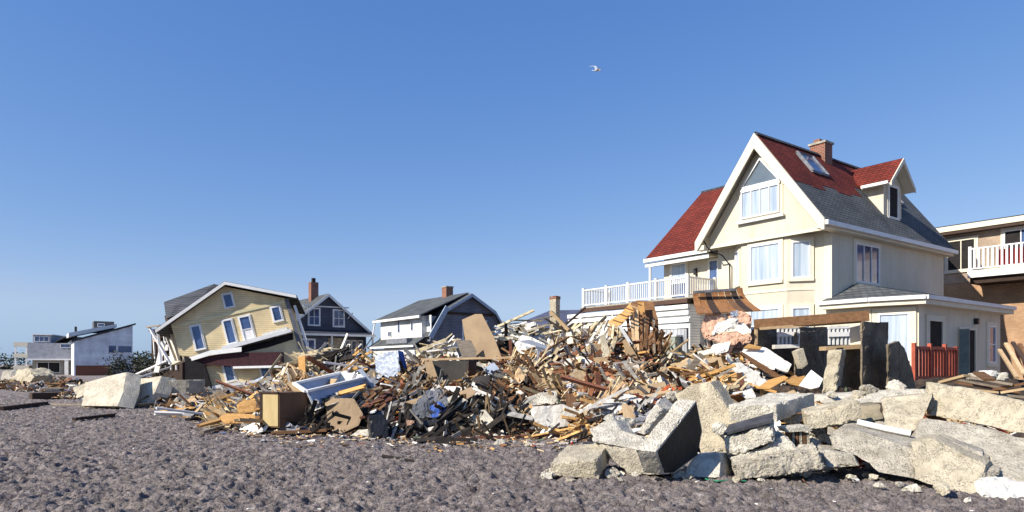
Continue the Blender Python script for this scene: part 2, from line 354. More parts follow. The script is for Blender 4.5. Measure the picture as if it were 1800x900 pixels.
fs = [(j*(NX+1)+i, j*(NX+1)+i+1, (j+1)*(NX+1)+i+1, (j+1)*(NX+1)+i) for j in range(len(rows)-1) for i in range(NX)]
def sand_material():
    m = bpy.data.materials.new('sand'); m.use_nodes = True; n = m.node_tree.nodes; l = m.node_tree.links; b = n['Principled BSDF']
    b.inputs['Roughness'].default_value = .95; b.inputs['Specular IOR Level'].default_value = .15
    tc = n.new('ShaderNodeTexCoord')
    def N(s, dt=6, r=.6):
        q = n.new('ShaderNodeTexNoise'); q.inputs['Scale'].default_value = s; q.inputs['Detail'].default_value = dt; q.inputs['Roughness'].default_value = r; l.new(tc.outputs['Object'], q.inputs[0]); return q.outputs['Fac']
    a = n.new('ShaderNodeValToRGB'); e = a.color_ramp.elements
    e[0].position = .34; e[0].color = (*srgb((98, 90, 88)), 1); e[1].position = .66; e[1].color = (*srgb((180, 168, 162)), 1)
    l.new(N(3.2, 8, .72), a.inputs[0])
    big = n.new('ShaderNodeMapRange'); big.inputs[1].default_value = .52; big.inputs[2].default_value = .72; big.inputs[4].default_value = .75; l.new(N(.33, 5), big.inputs[0])
    pale = n.new('ShaderNodeMixRGB'); l.new(big.outputs[0], pale.inputs[0]); l.new(a.outputs[0], pale.inputs[1]); pale.inputs[2].default_value = (*srgb((158, 148, 138)), 1)
    sp = n.new('ShaderNodeTexVoronoi'); sp.inputs['Scale'].default_value = 9; l.new(tc.outputs['Object'], sp.inputs[0])
    sr = n.new('ShaderNodeMapRange'); sr.inputs[1].default_value = .06; sr.inputs[2].default_value = .10; sr.inputs[3].default_value = .5; sr.inputs[4].default_value = 0; l.new(sp.outputs['Distance'], sr.inputs[0])
    shell = n.new('ShaderNodeMixRGB'); l.new(sr.outputs[0], shell.inputs[0]); l.new(pale.outputs[0], shell.inputs[1]); shell.inputs[2].default_value = (.36, .33, .31, 1)
    fine = n.new('ShaderNodeMapRange'); fine.inputs[1].default_value = .32; fine.inputs[2].default_value = .68; fine.inputs[3].default_value = .4; fine.inputs[4].default_value = 1.5; l.new(N(26, 8, .8), fine.inputs[0])
    mx = n.new('ShaderNodeMixRGB'); mx.blend_type = 'MULTIPLY'; mx.inputs[0].default_value = 1; l.new(shell.outputs[0], mx.inputs[1]); l.new(fine.outputs[0], mx.inputs[2]); l.new(mx.outputs[0], b.inputs['Base Color'])
    bp = n.new('ShaderNodeBump'); bp.inputs['Strength'].default_value = 1; bp.inputs['Distance'].default_value = .09
    l.new(N(8, 9, .78), bp.inputs['Height'])
    gp = n.new('ShaderNodeMapRange'); gp.inputs[1].default_value = .42; gp.inputs[2].default_value = .56; l.new(N(19, 3, .5), gp.inputs[0])
    b2 = n.new('ShaderNodeBump'); b2.inputs['Strength'].default_value = .8; b2.inputs['Distance'].default_value = .035; l.new(gp.outputs[0], b2.inputs['Height']); l.new(bp.outputs[0], b2.inputs['Normal'])
    l.new(b2.outputs[0], b.inputs['Normal']); return m
tag(link('ground', mesh('ground', vs, fs, sand_material(), True)), kind='structure')

# ------------------------------------------------------------------ house building blocks (local: x right along the front, y into the house, z up)
TH = R(-54)
def LM(x, y, z, a=0):
    return Matrix.Translation((x, y, z)) @ Matrix.Rotation(a, 4, 'Z')
def window(par, M, w_, h_, frame=whitep, pane=glass, nx=1, nz=1, ft=.06, trim=None, tw=.13, name='window', dp=.07, arch=False):
    """frame with panes as sub-parts; M: centre of the opening on the wall, front is -y"""
    mb = MB()
    if trim is not None:
        t = MB(); o1 = tw
        t.box(-w_/2-o1, w_/2+o1, -.05, .0, h_/2, h_/2+o1, M); t.box(-w_/2-o1, w_/2+o1, -.09, .0, -h_/2-o1, -h_/2, M)
        t.box(-w_/2-o1, -w_/2, -.05, .0, -h_/2, h_/2, M); t.box(w_/2, w_/2+o1, -.05, .0, -h_/2, h_/2, M)
        t.build('window_surround', trim, par)
    mb.box(-w_/2, w_/2, -dp, .005, h_/2-ft, h_/2, M); mb.box(-w_/2, w_/2, -dp, .005, -h_/2, -h_/2+ft, M)
    mb.box(-w_/2, -w_/2+ft, -dp, .005, -h_/2+ft, h_/2-ft, M); mb.box(w_/2-ft, w_/2, -dp, .005, -h_/2+ft, h_/2-ft, M)
    iw, ih = w_-2*ft, h_-2*ft
    for i in range(1, nx): x = -iw/2+iw*i/nx; mb.box(x-ft*.4, x+ft*.4, -dp+.012, .005, -ih/2, ih/2, M)
    for i in range(1, nz):
        z = -ih/2+ih*i/nz
        for k in range(nx):
            a = -iw/2+iw*k/nx+(ft*.4 if k else 0); b = -iw/2+iw*(k+1)/nx-(ft*.4 if k < nx-1 else 0); mb.box(a, b, -dp+.012, .005, z-ft*.35, z+ft*.35, M)
    fr = mb.build(name, frame, par)
    for i in range(nx):
        for j in range(nz):
            p = MB(); a = -iw/2+iw*i/nx+(ft*.4 if i else 0); b = -iw/2+iw*(i+1)/nx-(ft*.4 if i < nx-1 else 0)
            c = -ih/2+ih*j/nz+(ft*.35 if j else 0); e = -ih/2+ih*(j+1)/nz-(ft*.35 if j < nz-1 else 0)
            p.box(a, b, -.02, .003, c, e, M); p.build('pane', pane if not isinstance(pane, list) else pane[(i+j) % len(pane)], fr)
    return fr
def part(name, m, par, *prs, boxes=(), bars=()):
    mb = MB()
    for p, e in prs: mb.prism(p, e)
    for b in boxes: mb.box(*b)
    for a, b, w_, h_ in bars: mb.bar(a, b, w_, h_)
    return mb.build(name, m, par)

# ------------------------------------------------------------------ the main house
H = thing('cream_house', 'large cream stucco house with a steep red and grey shingled gable roof', 'house', (12.97, 27, 0), TH)
part('wall', stucco, H, ([(-5.5, 0, 0), (0, 0, 0), (0, 0, 7.45), (-2.75, 0, 11.1), (-5.5, 0, 7.45)], (0, 10.6, 0)))
part('gable_wall', stucco, H, ([(-5.45, -.72, 7.15), (.0, -.72, 7.15), (.02, -.72, 7.5), (-2.75, -.72, 11.2), (-5.45, -.72, 7.55)], (0, .715, 0)))
# roof boards with cream soffit; shingle sheets above
def slope(x0, z0, x1, z1, y0, y1, t): return ([(x0, y0, z0), (x1, y0, z1), (x1, y0, z1-t), (x0, y0, z0-t)], (0, y1-y0, 0))
ox = .37; zr, ze = 11.57, 7.36; xr = -2.75; xl = -5.87
part('roof', trimc, H, slope(ox, ze, xr, zr, -1.15, 11, .16), slope(xl, ze, xr+.001, zr-.001, -1.15, 11, .16))
def seg(a, s0, s1, dz, t, y0, y1):
    x0 = ox+(xr-ox)*s0; x1 = ox+(xr-ox)*s1; za = ze+(zr-ze)*s0+dz; zb = ze+(zr-ze)*s1+dz
    return slope(x0, za, x1, zb, y0, y1, t)
f_ = MB(); f_.prism(*seg(0, -.01, .5, .035, .032, -1.13, 11.05)); f_.build('roof_felt', greysh, H)
f_ = MB(); P0 = ox+(xr-ox)*.50
# red shingles: upper part, lower edge ragged and stepped where the storm stripped them
cuts = [(-1.13, .2, .42), (.2, 1.2, .40), (1.2, 2.4, .47), (2.4, 3.6, .43), (3.6, 4.7, .47), (4.7, 7.6, .6), (7.6, 11.05, .78)]
for a, b, s in cuts: f_.prism(*seg(0, s, 1.004, .06, .024, a, b))
f_.prism(*slope(xl-.05, ze-.03, xr, zr+.06, -1.13, 11.05, .03)); f_.build('red_shingles', redsh, H)
part('ridge_cap', darksh, H, ([(xr-.16, -1.14, zr-.05), (xr, -1.14, zr+.12), (xr+.16, -1.14, zr-.05)], (0, 12.2, 0)))
f_ = MB(); f_.prism(*seg(0, .5, .60, .037, .03, 4.7, 11.05)); f_.prism(*seg(0, .6, .78, .037, .03, 7.6, 11.05)); f_.build('stripped_roof_felt', greysh, H)
# barge boards
for s, xe, nm in ((1, ox, 'barge_board'), (-1, xl, 'barge_board')):
    zz = ze+.03; part(nm, trimc, H, ([(xr, -1.17, zr+.03), (xe, -1.17, zz), (xe, -1.17, zz-.42), (xe-s*.12, -1.17, zz-.42), (xr, -1.17, zr-.62)], (0, -.07, 0)))
part('eave_box', trimc, H, boxes=[(xl, xl+.45, -1.16, -.73, ze-.38, ze-.17), (-.02, ox-.02, -1.16, 10.9, ze-.30, ze-.18)])
part('gutter', whitep, H, boxes=[(ox+.005, ox+.14, -1.2, 11, ze-.20, ze-.02)])
part('gable_base_trim', trimc, H, boxes=[(-5.5, .02, -.76, -.725, 7.05, 7.16)])
# bay below the gable
bay = [(-.7, 0), (-1.6, -.6), (-3.8, -.6), (-4.6, 0)]
for nm, z0, z1, m in (('bay_wall', 0, 7.12, stucco),):
    part(nm, m, H, ([(x, y+(.02 if y == 0 else 0), z0) for x, y in bay], (0, 0, z1-z0)))
part('bay_band', trimc, H, ([(-.66, 0.02, 4.78), (-1.585, -.63, 4.78), (-3.815, -.63, 4.78), (-4.64, .02, 4.78)], (0, 0, .09)))
ang = math.atan2(.6, .9)
window(H, LM(-2.62, -.6, 6.08), 1.45, 1.62, pane=curt, trim=trimc)
window(H, LM(-1.15, -.3, 6.06, ang), .72, 1.55, pane=curt, trim=trimc)
window(H, LM(-4.2, -.3, 6.05, -math.atan2(.6, .8)), .5, 1.55, pane=curt, trim=trimc, tw=.08)
window(H, LM(-2.62, -.6, 3.35), 1.45, 1.5, trim=trimc, nz=2, pane=[glass, curt])
window(H, LM(-1.15, -.3, 3.33, ang), .72, 1.5, trim=trimc, nz=2, pane=[glass, curt])
# gable window: triangular light over a four light casement
part('window_surround', trimc, H, ([(-3.80, -.76, 8.0), (-1.70, -.76, 8.0), (-1.70, -.76, 9.62), (-2.75, -.76, 10.85), (-3.80, -.76, 9.62)], (0, .035, 0)))
window(H, LM(-2.75, -.76, 8.72), 1.86, 1.22, nx=4, pane=curt, name='casement_window')
part('window_sill', whitep, H, boxes=[(-3.9, -1.6, -.9, -.765, 7.9, 8.0)])
tf = MB()
tri = [(-3.68, 9.47), (-1.82, 9.47), (-2.75, 10.58)]
for i in range(3):
    a, b = tri[i], tri[(i+1) % 3]; tf.bar((a[0], -.80, a[1]), (b[0], -.80, b[1]), .08, .09, Vector((0, 1, 0)))
tf.box(-3.72, -1.78, -.84, -.765, 9.33, 9.42)
tw_ = tf.build('triangular_window', whitep, H)
tp = MB(); tp.prism([(x, -.78, z) for x, z in tri], (0, .015, 0)); tp.build('pane', mat('tinted_glass', (.14, .17, .20), (.10, .13, .16), 1.2, .1, .02, 4, spec=.9), tw_)
# side wall window with three tall lights
window(H, LM(0.0, 2.87, 6.0, R(90)), 2.05, 1.65, nx=3, trim=trimc, tw=.16)
part('corner_trim', trimc, H, boxes=[(-.32, .012, -.015, -.002, 0, 7.05)])
# dormer
D = MB(); y0, y1 = 5.45, 7.2; xf = -.5
D.prism([(xf, y0, 8.3), (xf, y1, 8.3), (xf, y1, 10.05), (xf, (y0+y1)/2, 10.95), (xf, y0, 10.05)], (-2.2, 0, 0)); D.build('dormer_wall', stucco, H)
ym = (y0+y1)/2
for sgn in (-1, 1):
    ye = ym+sgn*1.22
    part('dormer_roof', redsh if sgn < 0 else darksh, H, ([(xf+.45, ym+(.001 if sgn > 0 else 0), 11.22), (xf+.45, ye, 9.98), (-1.35, ye, 9.98), (-2.85, ym, 11.22)], (0, 0, -.07)))
    part('dormer_fascia', trimc, H, ([(xf+.46, ym, 11.2), (xf+.46, ye, 9.96), (xf+.46, ye, 9.78), (xf+.46, ym, 10.95)], (.05, 0, 0)))
    part('dormer_soffit', trimc, H, ([(xf+.45, ym+(.001 if sgn > 0 else 0), 11.14), (xf+.45, ye, 9.90), (-1.3, ye, 9.90), (-2.6, ym, 11.14)], (0, 0, -.08)))
part('dormer_gutter', whitep, H, boxes=[(-1.3, xf+.4, ym-1.36, ym-1.225, 9.86, 9.99)])
window(H, LM(xf, ym, 9.25, R(90)), .95, 1.5, pane=darkin, trim=trimc, tw=.1)
# skylights
def skylight(y, s, w_=1.3, l_=.30):
    M0 = MB(); x0 = ox+(xr-ox)*s; za = ze+(zr-ze)*s; x1 = ox+(xr-ox)*(s+l_); zb = ze+(zr-ze)*(s+l_)
    for a, b, c, d_ in (((x0, y, za+.16), (x1, y, zb+.16), .08, .16), ((x0, y+w_, za+.16), (x1, y+w_, zb+.16), .08, .16), ((x0, y-.04, za+.16), (x0, y+w_+.04, za+.16), .06, .10), ((x1, y-.04, zb+.16), (x1, y+w_+.04, zb+.16), .06, .10)): M0.bar(a, b, c, d_)
    k = M0.build('skylight', MATS['grey_blue_trim'] if 'grey_blue_trim' in MATS else greycloth, H); p = MB(); p.prism([(x0, y+.04, za+.17), (x1, y+.04, zb+.17), (x1, y+w_-.04, zb+.17), (x0, y+w_-.04, za+.17)], (0, 0, -.05)); p.build('pane', glass, k)
skylight(1.35, .62, 1.25, .24); skylight(8.2, .52, .9, .2)
# chimney
ch = part('chimney', brick, H, boxes=[(xr-.4, xr+.35, 3.85, 4.5, 10.3, 12.1)])
part('chimney_cap', concgr, ch, boxes=[(xr-.46, xr+.41, 3.79, 4.56, 12.102, 12.2)])
part('flue', brick, ch, boxes=[(xr-.3, xr+.0, 4.0, 4.3, 12.202, 12.4)])
# left wing
part('wing_wall', stucco, H, ([(-9.35, .62, 0), (-9.35, 8.6, 0), (-9.35, 8.6, 7.2), (-9.35, 4.5, 10.9), (-9.35, .62, 7.2)], (3.85, 0, 0)))
def wslope(ya, za, yb, zb, x0, x1, t): return ([(x0, ya, za), (x0, yb, zb), (x0, yb, zb-t), (x0, ya, za-t)], (x1-x0, 0, 0))
part('wing_roof', trimc, H, wslope(-.1, 7.22, 4.5, 11.37, -9.9, -2.9, .15), wslope(9.2, 7.22, 4.5, 11.368, -9.9, -2.9, .15))
part('wing_shingles', redsh, H, wslope(-.14, 7.24, 4.5, 11.43, -9.95, -2.9, .035), wslope(9.25, 7.24, 4.5, 11.428, -9.95, -2.9, .035))
part('wing_gutter', whitep, H, boxes=[(-10.0, -5.95, -.25, -.11, 7.02, 7.2), (-10.0, -5.95, -.115, -.02, 6.78, 6.97)])
part('wing_soffit', trimc, H, boxes=[(-9.95, -5.95, -.1, .6, 6.88, 6.98)])
part('wing_ridge_cap', darksh, H, bars=[((-9.95, 4.5, 11.42), (-3.0, 4.5, 11.42), .16, .1)])
window(H, LM(-8.35, .62, 5.85), 1.0, 2.0, frame=whitep, trim=trimc, tw=.1, pane=[glass, curt], nz=2, name='balcony_door')
window(H, LM(-6.2, .62, 5.9), .55, 1.75, trim=trimc, tw=.08)
lamp = part('wall_lamp', blackp, H, boxes=[(-7.32, -7.18, .46, .58, 6.15, 6.45), (-7.29, -7.21, .581, .618, 6.1, 6.5)])
# torn cable and drain pipe on the front
f_ = MB(); f_.tube([(-5.6, -1.0, 7.5), (-5.3, -.95, 7.0), (-4.9, -.5, 6.7), (-4.75, -.15, 6.3), (-4.75, -.12, 5.2), (-4.75, -.12, 4.0)], .035, 5); f_.build('hanging_cable', blackp, H)
# side extension with hipped lean-to roof
ext = [(-.01, -.1), (1.6, -.1), (3.1, .28), (3.1, 8.4), (-.01, 8.4)]
part('extension_wall', stucco, H, ([(x, y, 0) for x, y in ext], (0, 0, 4.0)))
g = [(-.25, -.5), (1.7, -.5), (3.5, 0.0), (3.5, 8.75), (.0, 8.75)]
part('extension_fascia', trimc, H, ([(x, y, 3.9) for x, y in g], (0, 0, .17)))
def ring(offs, z0, z1):
    mb = MB()
    for (a, b) in zip(g[:-2], g[1:-1]):
        mb.bar((a[0], a[1], (z0+z1)/2), (b[0], b[1], (z0+z1)/2), offs, z1-z0)
    return mb
ring(.2, 4.075, 4.22).build('extension_gutter', whitep, H)
zt = 5.12
hip = MB(); top = [(0.0, 1.9, zt), (0.0, 8.7, zt)]; e_ = [(x*.99, y, 4.2) for x, y in g]
hip.add([e_[0], e_[1], e_[2], e_[3], top[0], top[1], (0, 8.75, 4.2), (-.25, -.02, 4.2)], [(0, 1, 4), (1, 2, 4), (2, 3, 5, 4), (3, 6, 5), (0, 4, 7)])
hip.build('extension_roof', greysh, H)
window(H, LM(2.36, .085, 2.65, math.atan2(.38, 1.5)), 1.05, 1.95, pane=curt, trim=trimc, tw=.2, nz=1)
window(H, LM(3.1, 1.75, 2.45, R(90)), 1.25, 1.9, pane=darkin, trim=trimc, tw=.16, frame=trimc)
window(H, LM(3.1, 7.35, 2.55, R(90)), .8, 1.6, pane=[glass, glass], trim=trimc, tw=.16, nz=2, frame=whitep)
dr = window(H, LM(3.1, 4.75, 1.95, R(90)), 1.7, 2.5, pane=darkin, nx=2, frame=trimc, name='double_door', ft=.1)
part('open_door_leaf', mat('green_door_paint', (.16, .22, .22), None, 3, .5), H, boxes=[(3.2, 3.55, 3.75, 3.80, .8, 3.1)])
part('porch_lamp', blackp, H, boxes=[(3.12, 3.27, 5.45, 5.6, 3.35, 3.6)])
part('doorstep', concgr, H, boxes=[(3.11, 4.4, 3.2, 6.6, .1, .7)])
part('corner_pilaster', trimc, H, boxes=[(1.35, 1.62, -.135, -.105, 0, 3.88), (3.105, 3.14, .3, .7, 0, 3.88)])

# deck block in front of the wing (white railing on top)
DK = thing('deck_block', 'low white sided building carrying the balcony deck beside the cream house', 'garage', (12.97, 27, 0), TH)
part('wall', vinyl, DK, boxes=[(-13.1, -6.15, -1.35, .55, 3.4, 4.5)])
part('lower_wall', greysid, DK, boxes=[(-13.1, -6.3, -1.3, .55, 0, 3.38)])
for i, z in enumerate((4.02, 4.3)): part('fascia_board', whitep, DK, boxes=[(-14.6, -6.05, -1.48-.05*i, -1.36, z, z+.2)])
part('fascia_board', whitep, DK, boxes=[(-13.3, -6.05, -1.46, -1.36, 3.68, 3.86)])
part('deck_edge', mat('brown_deck_edge', (.10, .055, .04), None, 4, .8), DK, boxes=[(-13.4, -6.0, -1.62, -1.37, 4.56, 4.76)])
part('deck_floor', concgr, DK, boxes=[(-13.4, -5.0, -1.6, .58, 4.765, 4.84)])
part('side_wall', vinyl, DK, boxes=[(-6.14, -6.05, -1.35, -.62, 2.4, 4.5)])
part('utility_box', mat('green_grey_box', (.30, .33, .28), (.24, .27, .22), 3, .6), DK, boxes=[(-8.1, -6.6, -1.75, -1.32, 1.9, 3.0)])
part('box_lid', whitep, DK, boxes=[(-8.2, -6.5, -1.8, -1.31, 3.003, 3.08)])
RL = thing('balcony_railing', 'white balcony railing with slim pickets along the deck edge', 'railing', (12.97, 27, 0), TH)
def rail(par, a, b, n, h=.92, post=(), z=4.845, mtl=whitep, pw=.035, pname='picket', ends=(True, True)):
    a, b = Vector((*a, z)), Vector((*b, z)); up = Vector((0, 0, 1))
    mb = MB(); mb.bar(a+up*h, b+up*h, .09, .07); mb.build('top_rail', mtl, par)
    mb = MB(); mb.bar(a+up*.1, b+up*.1, .06, .06); mb.build('bottom_rail', mtl, par)
    pm = MB(); pm.box(-pw/2, pw/2, -pw/2, pw/2, .135, h-.04); me = None
    for i in range(1, n):
        p = a.lerp(b, i/n)
        if me is None: o = pm.build(pname, mtl, par); me = o.data; o.location = p
        else: o = link(pname, me, par, p)
    for q in post:
        p = a.lerp(b, q); mb = MB(); mb.box(p.x-.07, p.x+.07, p.y-.07, p.y+.07, z, z+h+.12); mb.build('post', mtl, par)
rail(RL, (-13.25, -1.5), (-6.05, -1.5), 56, post=(0, .25, .47, .73, 1))
rail(RL, (-6.05, -1.5), (-6.05, .5), 16, post=(1,))
rail(RL, (-13.25, -1.5), (-13.25, .5), 8, post=(1,))
t = MB(); t.tube([(-10.2, .5, 4.85), (-10.2, .5, 6.9)], .07, 8); o = t.build('vent_pipe', whitep); o.location = (12.97, 27, 0); o.rotation_euler = (0, 0, TH)
tag(o, 'tall white pipe standing up from the balcony deck', 'pipe')

# ------------------------------------------------------------------ brick apartment at the right edge
A = thing('brick_apartment', 'tan and orange brick apartment house with a flat roof at the right edge', 'building', (12.97, 27, 0), TH)
bx0, bx1, by = -4, 16, 15.5
part('wall', tanbrick, A, boxes=[(bx0, bx1, by, by+9, 6.2, 9.05)])
part('lower_wall', orbrick, A, boxes=[(bx0, bx1, by+.015, by+9, 0, 6.19)])
part('roof_edge', trimc, A, boxes=[(bx0-.4, bx1, by-.55, by+9.2, 9.06, 9.34)])
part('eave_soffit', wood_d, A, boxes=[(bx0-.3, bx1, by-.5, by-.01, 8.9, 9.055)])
part('roof', darksh, A, boxes=[(bx0-.35, bx1, by-.5, by+9.1, 9.345, 9.4)])
window(A, LM(-1.0, by, 7.75), 1.4, 1.7, pane=darkin, frame=trimc, nx=2, trim=trimc, tw=.12)
window(A, LM(2.1, by, 7.8), 2.2, 1.9, pane=[darkin, glass], frame=whitep, nx=3, trim=trimc, tw=.14, name='balcony_door')
window(A, LM(4.6, by+.015, 2.6), 1.6, 1.4, pane=glass, frame=greycloth, nx=1, trim=concgr, tw=.1)
part('balcony_floor', whitep, A, boxes=[(-.1, 9.5, by-1.7, by-.003, 6.25, 6.62)])
part('balcony_beam', wood_d, A, boxes=[(-.05, 9.5, by-1.5, by-.01, 5.95, 6.24)])
RB = thing('apartment_railing', 'white railing of broad slats on the brick apartment balcony', 'railing', (12.97, 27, 0), TH)
rail(RB, (.0, by-1.6), (9.4, by-1.6), 46, h=1.15, post=(0, .33, .62, 1), z=6.625, pw=.10, pname='slat')
rail(RB, (.0, by-1.6), (-.5, by-.1), 8, h=1.15, z=6.625, pw=.10, pname='slat')
f_ = MB(); f_.box(1.2, 2.6, by-1.45, by-1.40, 6.7, 7.6); o = f_.build('red_towel', mat('red_cloth', (.45, .03, .04), None, 5)); o.location = (12.97, 27, 0); o.rotation_euler = (0, 0, TH); tag(o, 'red cloth hanging behind the apartment balcony railing', 'cloth')

# orange fence by the extension door
FN = thing('orange_fence', 'orange red picket fence in front of the side extension', 'fence', (12.97, 27, 0), TH)
def fence(par, a, b, n, z, h):
    a, b = Vector((*a, z)), Vector((*b, z)); up = Vector((0, 0, 1))
    for zz in (.12, h-.05): mb = MB(); mb.bar(a+up*zz, b+up*zz, .07, .09); mb.build('rail', orange, par)
    me = None
    for i in range(n+1):
        p = a.lerp(b, i/n); mb = MB(); k = .03 if i % 5 else .055; mb.box(p.x-k, p.x+k, p.y-k, p.y+k, z-.1, z+h+(0 if i % 5 else .1)); mb.build('picket' if i % 5 else 'post', orange, par)
fence(FN, (4.69, -3.77), (4.69, -.6), 14, 1.15, 1.12); fence(FN, (4.69, -.6), (4.2, .1), 3, 1.15, 1.05)
part('skirt_board', orange, FN, boxes=[(4.62, 4.74, -3.8, -.5, .7, 1.12)])
part('platform', wood_r, FN, boxes=[(3.3, 4.6, -3.7, -.5, .5, 1.08)])
FN2 = thing('orange_fence', 'orange red slanting fence piece leaning at the far corner of the extension', 'fence', (12.97, 27, 0), TH)
for i in range(7):
    part('picket', orange, FN2, bars=[((4.2+.12*i, 8.1+.1*i, .7), (3.6+.13*i, 8.6+.05*i, 2.35), .09, .04)])
part('rail', orange, FN2, bars=[((4.1, 8.3, 1.1), (5.1, 8.95, 1.1), .06, .08)])

# ------------------------------------------------------------------ background houses
def gable_house(name, label, loc, w_, dep, ze_, zr_, wallm, roofm, trim, rot=TH, ov=.45, gamb=None, cat='house'):
    """gable end faces -y local; x from 0 to w"""
    h = thing(name, label, cat, loc, rot); xm = w_/2
    if gamb:
        kx, kz = gamb
        prof = [(-.3, ze_), (kx, kz), (xm, zr_), (w_-kx, kz), (w_+.3, ze_)]
        part('wall', wallm, h, ([(0, 0, 0), (w_, 0, 0), (w_, 0, ze_+.1), (w_-kx+.05, 0, kz-.15), (xm, 0, zr_-.2), (kx-.05, 0, kz-.15), (0, 0, ze_+.1)], (0, dep, 0)))
    else:
        s = (zr_-ze_)/xm; prof = [(-ov, ze_-s*ov), (xm, zr_), (w_+ov, ze_-s*ov)]
        part('wall', wallm, h, ([(0, 0, 0), (w_, 0, 0), (w_, 0, ze_-.12), (xm, 0, zr_-.15), (0, 0, ze_-.12)], (0, dep, 0)))
    for (a, b) in zip(prof[:-1], prof[1:]):
        part('roof', roofm, h, ([(a[0], -ov, a[1]), (b[0], -ov, b[1]), (b[0], -ov, b[1]-.1), (a[0], -ov, a[1]-.1)], (0, dep+2*ov, 0)))
        part('barge_board', trim, h, ([(a[0], -ov-.004, a[1]-.02), (b[0], -ov-.004, b[1]-.02), (b[0], -ov-.004, b[1]-.3), (a[0], -ov-.004, a[1]-.3)], (0, -.06, 0)))
    return h
# dark blue gable house
B = gable_house('blue_house', 'dark blue gabled house with white window trim and tall brick chimney', (-19.9, 58.3, 0), 7.6, 9, 5.0, 8.1, bluesid, greysh, whitep, rot=R(36))
window(B, LM(2.6, 0, 5.95), 1.0, 1.5, nx=2, nz=2, trim=whitep, tw=.08); window(B, LM(4.9, 0, 5.9), 1.0, 1.5, nx=2, nz=2, trim=whitep, tw=.08)
part('belt_roof', darksh, B, ([(-.4, 0, 4.8), (-.4, -1.7, 4.35), (-.4, -1.7, 4.25), (-.4, 0, 4.7)], (8.2, 0, 0)))
part('belt_trim', whitep, B, boxes=[(-.45, 7.85, -1.78, -1.705, 4.2, 4.38)])
part('lintel_trim', whitep, B, boxes=[(1.6, 5.9, -.06, -.002, 6.85, 6.97)])
part('porch_wall', bluesid, B, boxes=[(0, 3.4, -1.4, -.01, 0, 4.2)])
part('covered_window', concgr, B, boxes=[(3.5, 5.2, -.12, -.005, 2.7, 4.1)])
window(B, LM(1.6, -1.4, 3.0), 1.1, 1.7, nx=2, nz=2, trim=whitep, tw=.08)
for i in range(3): window(B, LM(5.75+.62*i, 0, 3.1), .45, 1.6, trim=whitep, tw=.05)
for x in (3.6, 7.5): part('porch_post', whitep, B, boxes=[(x, x+.14, -1.6, -1.46, 0, 4.2)])
c_ = part('chimney', brick, B, boxes=[(3.1, 3.8, 2.2, 2.9, 7.2, 9.35)]); part('chimney_pot', wood_d, c_, boxes=[(3.3, 3.6, 2.4, 2.7, 9.352, 9.75)])
part('bracket', whitep, B, bars=[((6.2, -.3, 6.5), (5.75, -.05, 5.9), .08, .08)]); part('bracket', whitep, B, bars=[((1.2, -.3, 6.5), (1.65, -.05, 5.9), .08, .08)])
B2 = gable_house('grey_roofed_house', 'grey roofed house half hidden behind the dark blue gabled house', (-27.0, 70, 0), 8, 9, 5.6, 8.6, whitep, greysh, whitep, rot=R(36))
window(B2, LM(1.2, 0, 4.2), 1, 1.5, trim=whitep)
# white gambrel house
G = gable_house('gambrel_house', 'white sided gambrel roofed house with shade coloured gable end and square chimney', (-6.75, 55, 0), 7.6, 8.8, 4.05, 7.75, gambsid, greysh, mat('grey_blue_trim', (.38, .45, .54), None, 3, .6), gamb=(1.35, 6.35), rot=R(36))
part('white_siding', vinyl, G, boxes=[(-.06, -.002, -.25, 8.6, 3.95, 5.75), (-.06, -.003, -.25, 8.6, 0, 3.1), (-.3, -.062, 0, .0, 0, 0)][:2])
part('side_dormer', vinyl, G, boxes=[(-.5, 2.0, .55, 8.5, 3.95, 5.72)])
part('side_dormer_roof', greysh, G, ([(-.95, .1, 5.62), (3.8, .1, 7.78), (3.8, .1, 7.88), (-.95, .1, 5.74)], (0, 8.9, 0)))
part('side_gutter', whitep, G, boxes=[(-1.05, -.9, .0, 9.1, 5.5, 5.7)])
part('pent_roof', greysh, G, ([(-.5, .0, 3.95), (-1.5, .0, 3.3), (-1.5, .0, 3.2), (-.5, .0, 3.85)], (0, 8.9, 0)))
part('pent_gutter', whitep, G, boxes=[(-1.62, -1.5, -.05, 8.95, 3.1, 3.26)])
part('porch_screen', vinyl, G, boxes=[(-1.3, -.9, .3, 8.6, 0, 3.05)])
part('shed_vent', greycloth, G, boxes=[(-1.4, -.9, 1.5, 5.4, 3.45, 3.85)])
window(G, LM(-.5, 2.2, 4.9, R(-90)), .4, .75, ft=.04); window(G, LM(-.5, 4.7, 5.0, R(-90)), .45, 1.1, ft=.04); window(G, LM(-.5, 6.5, 4.4, R(-90)), .7, .5, nx=2, ft=.05)
for y in (1.2, 2.4): window(G, LM(-1.3, y, 2.2, R(-90)), .8, .9, ft=.05)
window(G, LM(3.6, 0, 4.6), .9, 1.7, pane=darkin, trim=whitep, tw=.08); window(G, LM(5.1, 0, 4.6), .9, 1.7, pane=darkin, trim=whitep, tw=.08)
part('dark_belt_board', wood_d, G, boxes=[(1.6, 6.2, -.12, -.003, 5.9, 6.1)]); part('window_ledge', whitep, G, boxes=[(2.8, 6, -.2, -.004, 3.5, 3.62)])  # dark wood board across the gable, white ledge below
part('rake_board', MATS['grey_blue_trim'], G, bars=[((-.25, -.5, 3.9), (1.35, -.5, 6.45), .12, .42)])
c_ = part('chimney', brick, G, boxes=[(3.4, 4.1, 3.2, 4.0, 7.0, 8.6)]); part('chimney_cap', concgr, c_, boxes=[(3.35, 4.15, 3.15, 4.05, 8.602, 8.7)])
f_ = MB(); f_.tube([(-.9, 8.9, 5.5), (-1.1, 9.0, 4.2), (-1.6, 9.2, 3.4), (-2.4, 9.6, 1.8)], .07, 6); f_.build('down_pipe', whitep, G)
